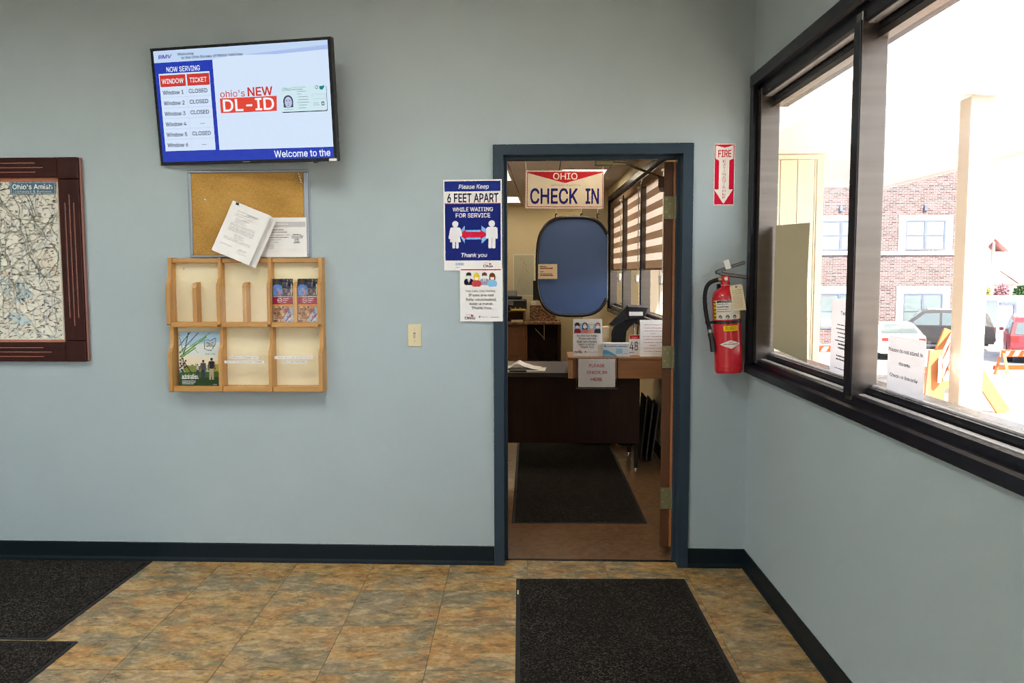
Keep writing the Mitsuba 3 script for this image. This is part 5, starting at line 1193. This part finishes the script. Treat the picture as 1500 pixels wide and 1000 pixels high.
dv = V(*ap_)-V(*en_); Lr = np.linalg.norm(dv); dv /= Lr; nr = np.cross(dv, (0, 0, 1)); nr /= np.linalg.norm(nr); upr = np.cross(nr, dv)
MRl = frm(V(*en_) + nr*0.04 - upr*0.10, dv, upr, nr)
part('rail', box(-0.1, Lr-0.02, -0.11, 0.11, -0.015, 0.015, 0.002), 'm_white_paint', t, MRl)
pr = Print((0, 1, 0, 1), (-0.1, Lr-0.02, -0.11, 0.11), MRl, lift=0.017)
OR = (.36, .05, .02)
for q in ((0, 0, 1, .12), (0, .88, 1, 1), (.97, 0, 1, 1), (0, 0, .03, 1)): pr.rectf(*q, OR)
pr.text('2209', .50, .95, .24, .76, OR, True); pr.build('rail_print', t)
barricade('small orange barricade far off beside the red car', 15.05, 24.0, LOT, 0.15, 1.0, None, 1.6)
barricade('orange barricade seen through the left pane behind the narrow notice', 8.6, 24.5, LOT, 0.1, 1.1, None, 1.6)
t = thing('orange_block', 'orange wooden foot at the right edge of the window', 'board')
part('plank', xf(box(-0.07, 0.07, -0.02, 0.02, 0, 0.5, 0.003), trimesh.transformations.translation_matrix((5.02, 4.25, -0.045)) @ rotm((0, 1, 0), 0.35)), 'm_orange', t)
for x, y, lb in ((13.6, 26.4, 'orange parking block on the lot below the white car'), (17.2, 27.0, 'orange parking block on the lot below the red car')):
    t = thing('parking_block', lb, 'parking block'); part('block', prism(P((-0.12, 0), (0.12, 0), (0.09, 0.14), (-0.09, 0.14)), -0.9, 0.9), 'm_orange', t, at(x, y, LOT, 0.2) @ frm((0, 0, 0), (0, 1, 0), (0, 0, 1), (1, 0, 0)))

# cars
def car(label, x, y, rz, body, suv):
    t = thing('car', label, 'car')
    M = at(x, y, LOT, rz)
    if suv:
        L, H, belt, W = 4.9, 1.80, 1.08, 1.96
        low = [(-2.40, .32), (-2.45, .60), (-2.42, 1.05), (-2.34, 1.10), (1.05, 1.08), (1.30, 1.06), (2.20, .98), (2.42, .85), (2.45, .45), (2.38, .30)]
        top = [(-2.36, 1.07), (-2.14, 1.62), (-1.95, 1.77), (-0.6, 1.81), (0.45, 1.77), (1.35, 1.05)]
        sidew = [[(-2.10, 1.14), (-1.98, 1.60), (-1.35, 1.66), (-1.35, 1.14)], [(-1.27, 1.14), (-1.27, 1.66), (-0.30, 1.69), (-0.30, 1.13)], [(-0.20, 1.13), (-0.20, 1.68), (0.40, 1.65), (1.05, 1.12)]]
        rear = [(-2.335, 1.14), (-2.165, 1.57)]; front = [(1.26, 1.12), (0.55, 1.71)]
    else:
        L, H, belt, W = 4.8, 1.46, 0.95, 1.84
        low = [(-2.30, .30), (-2.40, .55), (-2.38, .90), (-2.25, 1.00), (-1.70, 1.03), (1.00, .96), (2.05, .84), (2.36, .66), (2.40, .40), (2.32, .26)]
        top = [(-1.95, .99), (-0.95, 1.41), (-0.45, 1.46), (0.25, 1.44), (1.25, .93)]
        sidew = [[(-1.40, 1.03), (-0.95, 1.33), (-0.42, 1.38), (-0.42, 1.02)], [(-0.34, 1.02), (-0.34, 1.38), (0.22, 1.36), (0.90, .99)]]
        rear = [(-1.80, 1.06), (-1.02, 1.385)]; front = [(1.16, .985), (0.34, 1.405)]
    R_ = 0.37 if suv else 0.33
    def warp(m):
        mm = m3.Manifold(m3.Mesh(np.array(m.vertices, np.float32), np.array(m.faces, np.uint32))).refine_to_length(0.22).to_mesh()
        v = np.array(mm.vert_properties[:, :3], float); X, Y, Z = v.T
        Y = Y*(1 - 0.22*np.clip((Z-belt)/(H-belt), 0, 1.1)**1.2)*(1 - 0.10*np.clip(np.abs(X)/(L/2), 0, 1)**6)*(1 - 0.06*np.clip((0.55-Z)/0.4, 0, 1))
        return trimesh.Trimesh(np.c_[X, Y, Z], mm.tri_verts, process=False)
    F = frm((0, 0, 0), (1, 0, 0), (0, 0, 1), (0, -1, 0))
    arch = unary_union([Point(-1.42, R_).buffer(R_+0.06), Point(1.45, R_).buffer(R_+0.06)])
    part('body', warp(xf(prism(Polygon(low).difference(arch), -W/2, W/2), F)), body, t, M, smooth=30)
    part('roof', warp(xf(prism(Polygon(top).buffer(0.01), -W/2+0.02, W/2-0.02), F)), body, t, M, smooth=30)
    part('underbody', box(-2.2, 2.2, -W/2+0.25, W/2-0.25, 0.22, 0.6), 'm_tyre', t, M)
    for s in (-1, 1):
        for w in sidew: part('side_window', warp(xf(prism(Polygon(w), (W/2-0.05)*s if s > 0 else -(W/2-0.012), (W/2-0.012) if s > 0 else (W/2-0.05)*s), F)), 'm_car_glass', t, M)
        for wx in (-1.42, 1.45):
            Mw = M @ frm((wx, s*(W/2-0.13), R_), (1, 0, 0), (0, 0, 1), (0, -s, 0))
            k = part('wheel', xf(lathe([(R_*0.62, -0.10), (R_*0.97, -0.10), (R_, -0.06), (R_, 0.06), (R_*0.97, 0.10), (R_*0.62, 0.10), (R_*0.62, -0.10)], 24), frm((0, 0, 0), (1, 0, 0), (0, 1, 0), (0, 0, 1))), 'm_tyre', t, Mw, smooth=30)
            sp = [trimesh.creation.cylinder(R_*0.16, 0.05, sections=12)]
            for q in range(5):
                sp.append(xf(box(-0.035, 0.035, 0.02, R_*0.63, -0.02, 0.02), rotm((0, 0, 1), q*2*math.pi/5)))
            part('rim', xf(cat(sp), trimesh.transformations.translation_matrix((0, 0, -0.07))), 'm_chrome', k, Mw)
        part('tail_light', warp(xf(box(-L/2-0.012, -L/2+0.20, W/2-0.30, W/2-0.02, 0.80 if not suv else 0.85, 0.93 if not suv else 1.08), np.diag([1, s, 1, 1]) if s > 0 else rotm((0, 0, 1), 0) @ np.diag([1, 1, 1, 1]) @ trimesh.transformations.translation_matrix((0, -(W-0.32), 0)))), 'm_tail', t, M)
        part('mirror', box(0.85, 1.02, s*(W/2+0.10)-0.09, s*(W/2+0.10)+0.09, belt+0.02, belt+0.15, 0.03), body, t, M)
    for nme, (p, q) in (('rear_window', rear), ('windshield', front)):
        d = V(q[0]-p[0], q[1]-p[1]); nrm = V(-d[1], d[0])/np.linalg.norm(d)*(0.03)
        if nme == 'windshield': nrm = -nrm if nrm[0] < 0 else nrm
        else: nrm = nrm if nrm[0] < 0 else -nrm
        nrm = nrm*0.75
        part(nme, warp(xf(prism(Polygon([(p[0], p[1]), (q[0], q[1]), (q[0]+nrm[0], q[1]+nrm[1]), (p[0]+nrm[0], p[1]+nrm[1])]), -W/2+0.16, W/2-0.16), F)), 'm_car_glass', t, M)
    part('bumper', warp(box(-L/2-0.03, -L/2+0.15, -W/2+0.06, W/2-0.06, 0.42, 0.60, 0.03)), 'm_car_dark' if suv else body, t, M)
    part('plate', box(-L/2-0.035, -L/2-0.02, -0.26, 0.26, 0.64, 0.76), 'm_white_paint', t, M)
    if suv:
        for s in (-1, 1): part('roof_rail', box(-1.8, 0.3, s*0.66-0.02, s*0.66+0.02, 1.80, 1.85, 0.01), 'm_chrome', t, M)
    return t
car('white sedan parked in front of the brick building, behind the window notice', 14.55, 32.0, 1.42, 'm_car_white', False)
car('dark sport utility vehicle parked beside the white sedan, partly behind the column', 18.05, 35.6, 2.75, 'm_car_dark', True)
car('dark red sport utility vehicle at the right edge of the window', 19.75, 30.6, 1.12, 'm_car_red', True)
car('blue-grey car glimpsed through the left pane behind the narrow notice', 10.8, 33.5, 1.4, 'm_car_dark', True)

# brick building
BY = 38.0
bk = thing('brick_building', 'brown brick building with pale stone window surrounds across the parking lot', 'building')
kx = (BY+4.15)/(34+4.15)
def bz_(z): return 1.492 + (z-1.492)*kx
BXR = 18.4*kx + 0.9
part('brick_wall', box(2.0, BXR, BY, BY+10, LOT, 10.6), 'm_brick', bk)
part('string_course', box(1.95, BXR+0.05, BY-0.08, BY+0.0, bz_(2.20), bz_(2.40)), 'm_limestone', bk)
part('parapet', box(1.9, BXR+0.1, BY-0.12, BY+10, 10.6, 10.9), 'm_limestone', bk)
def bwin(x0, x1, z0, z1, lintel, sill=True):
    f = part('window', cat(box(x0-0.34, x0, BY-0.06, BY-0.001, z0, z1+lintel), box(x1, x1+0.34, BY-0.06, BY-0.001, z0, z1+lintel), box(x0, x1, BY-0.06, BY-0.001, z1, z1+lintel)), 'm_limestone', bk)
    fw = 0.07; xm = (x0+x1)/2; zm = (z0+z1)/2
    part('sash', cat(box(x0, x0+fw, BY-0.05, BY-0.002, z0, z1), box(x1-fw, x1, BY-0.05, BY-0.002, z0, z1), box(x0, x1, BY-0.05, BY-0.002, z1-fw, z1), box(x0, x1, BY-0.05, BY-0.002, z0, z0+fw), box(xm-0.06, xm+0.06, BY-0.05, BY-0.002, z0, z1), box(x0+fw, x1-fw, BY-0.045, BY-0.002, zm-0.025, zm+0.025)), 'm_window_blue', f)
    for a, b in ((x0+fw, xm-0.06), (xm+0.06, x1-fw)):
        part('pane', box(a, b, BY-0.02, BY-0.003, zm+0.025, z1-fw), 'm_far_glass', f); part('pane', box(a, b, BY-0.02, BY-0.003, z0+fw, zm-0.025), 'm_far_glass', f)
    return f
for dx in (-7.4*kx, -3.7*kx, 0):
    a, b = 15.92*kx + dx, 17.66*kx + dx
    bwin(a, b, bz_(2.42), bz_(3.74), 0.24)
    bwin(a, b, bz_(-1.10), bz_(0.50), 0.34)
    bwin(a, b, bz_(6.00), bz_(7.35), 0.24)
part('wall_lamp', box(16.75*kx-0.08, 16.75*kx+0.08, BY-0.14, BY-0.001, bz_(4.15), bz_(4.40), 0.02), 'm_window_blue', bk)
part('wall_lamp', box(13.05*kx-0.08, 13.05*kx+0.08, BY-0.14, BY-0.001, bz_(4.15), bz_(4.40), 0.02), 'm_window_blue', bk)

# house, shed and planting far right
hs_ = thing('small_house', 'small house with a reddish gable roof beyond the parking lot', 'house')
hx, hy = 34.2, 60.0
part('house_wall', box(hx-1.4, hx+2.4, hy+0.4, hy+6, LOT, 0.95), 'm_house', hs_)
part('roof', xf(prism(P((-2.0, 0.55), (-0.35, 1.75), (1.35, 0.55), (1.1, 0.55), (-0.35, 1.52), (-1.75, 0.55)), -0.3, 6.2), frm((hx, hy+6.2, 0), (1, 0, 0), (0, 0, 1), (0, -1, 0))), 'm_roof_red', hs_)
part('gable', xf(prism(P((-1.7, 0.5), (-0.35, 1.50), (1.1, 0.5)), -0.1, 0.1), frm((hx, hy+0.2, 0), (1, 0, 0), (0, 0, 1), (0, -1, 0))), 'm_house', hs_)
part('roof_side', xf(box(-1.6, 0, 0, 6.3, 0, 0.06), trimesh.transformations.translation_matrix((hx-0.35, hy-0.1, 1.79)) @ rotm((0, 1, 0), -0.62)), 'm_roof_blue', hs_)
part('porch_post', box(hx-1.25, hx-0.85, hy, hy+0.4, LOT, 0.55), 'm_house', hs_)
h2 = thing('far_house', 'pale house with a small red gable peeping over the nearer roof', 'house')
part('house_wall', box(35.0, 42.0, 71, 78, LOT, 3.2), 'm_white_paint', h2)
part('gable_roof', xf(prism(P((-1.2, -0.2), (0, 1.0), (1.5, -0.35), (1.2, -0.45), (0, 0.65), (-0.9, -0.3)), -2.0, 0.6), frm((38.6, 70.6, 3.6), (1, 0, 0), (0, 0, 1), (0, -1, 0))), 'm_roof_red', h2)
part('gable_post', box(38.50, 38.70, 70.2, 70.4, 2.0, 4.1), 'm_roof_red', h2)
sh = thing('pale_shed', 'pale blue-white shed behind the red car', 'shed')
part('shed_wall', box(26.4, 33.5, 46.0, 52, LOT, -0.25), 'm_shed', sh); part('shed_roof', box(26.2, 33.7, 45.8, 52.2, -0.2495, -0.12), 'm_white_paint', sh)
part('door_frame', cat(box(27.3, 27.45, 45.9, 45.999, LOT, -0.5), box(26.5, 27.45, 45.9, 45.999, -0.5, -0.38)), 'm_window_blue', sh)
def bush(name, label, x, y, z, r, m, n, seed, trunk=0.0):
    t = thing(name, label, 'bush' if name == 'bush' else 'tree')
    R_ = np.random.default_rng(seed); vs, fs = [], []
    for i in range(n):
        d = R_.normal(size=3); d /= np.linalg.norm(d); c = V(x, y, z) + d*np.array(r)*R_.uniform(.35, 1.0)
        a, b = R_.normal(size=3), R_.normal(size=3); a /= np.linalg.norm(a); b -= a*(a@b); b /= np.linalg.norm(b); s = R_.uniform(.06, .14)
        k = len(vs); vs += [c-a*s, c+b*s*.5, c+a*s, c-b*s*.5]; fs += [(k, k+1, k+2), (k, k+2, k+3)]
    part('foliage', trimesh.Trimesh(vs, fs, process=False), m, t, kind='stuff')
    part('stem', rod((x, y, LOT), (x, y, z), 0.06, 6), 'm_bark', t)
bush('bush', 'reddish bush in front of the small house', 32.45, 57.0, -0.15, (.55, .5, .75), 'm_leaf_red', 900, 1)
bush('bush', 'yellow-green bush left of the reddish one by the small house', 31.3, 57.0, -0.2, (.42, .4, .8), 'm_leaf_yellow', 600, 2)
bush('tree', 'small dark green tree right of the small house', 34.0, 57.0, -0.05, (.75, .6, .6), 'm_leaf', 1200, 3)
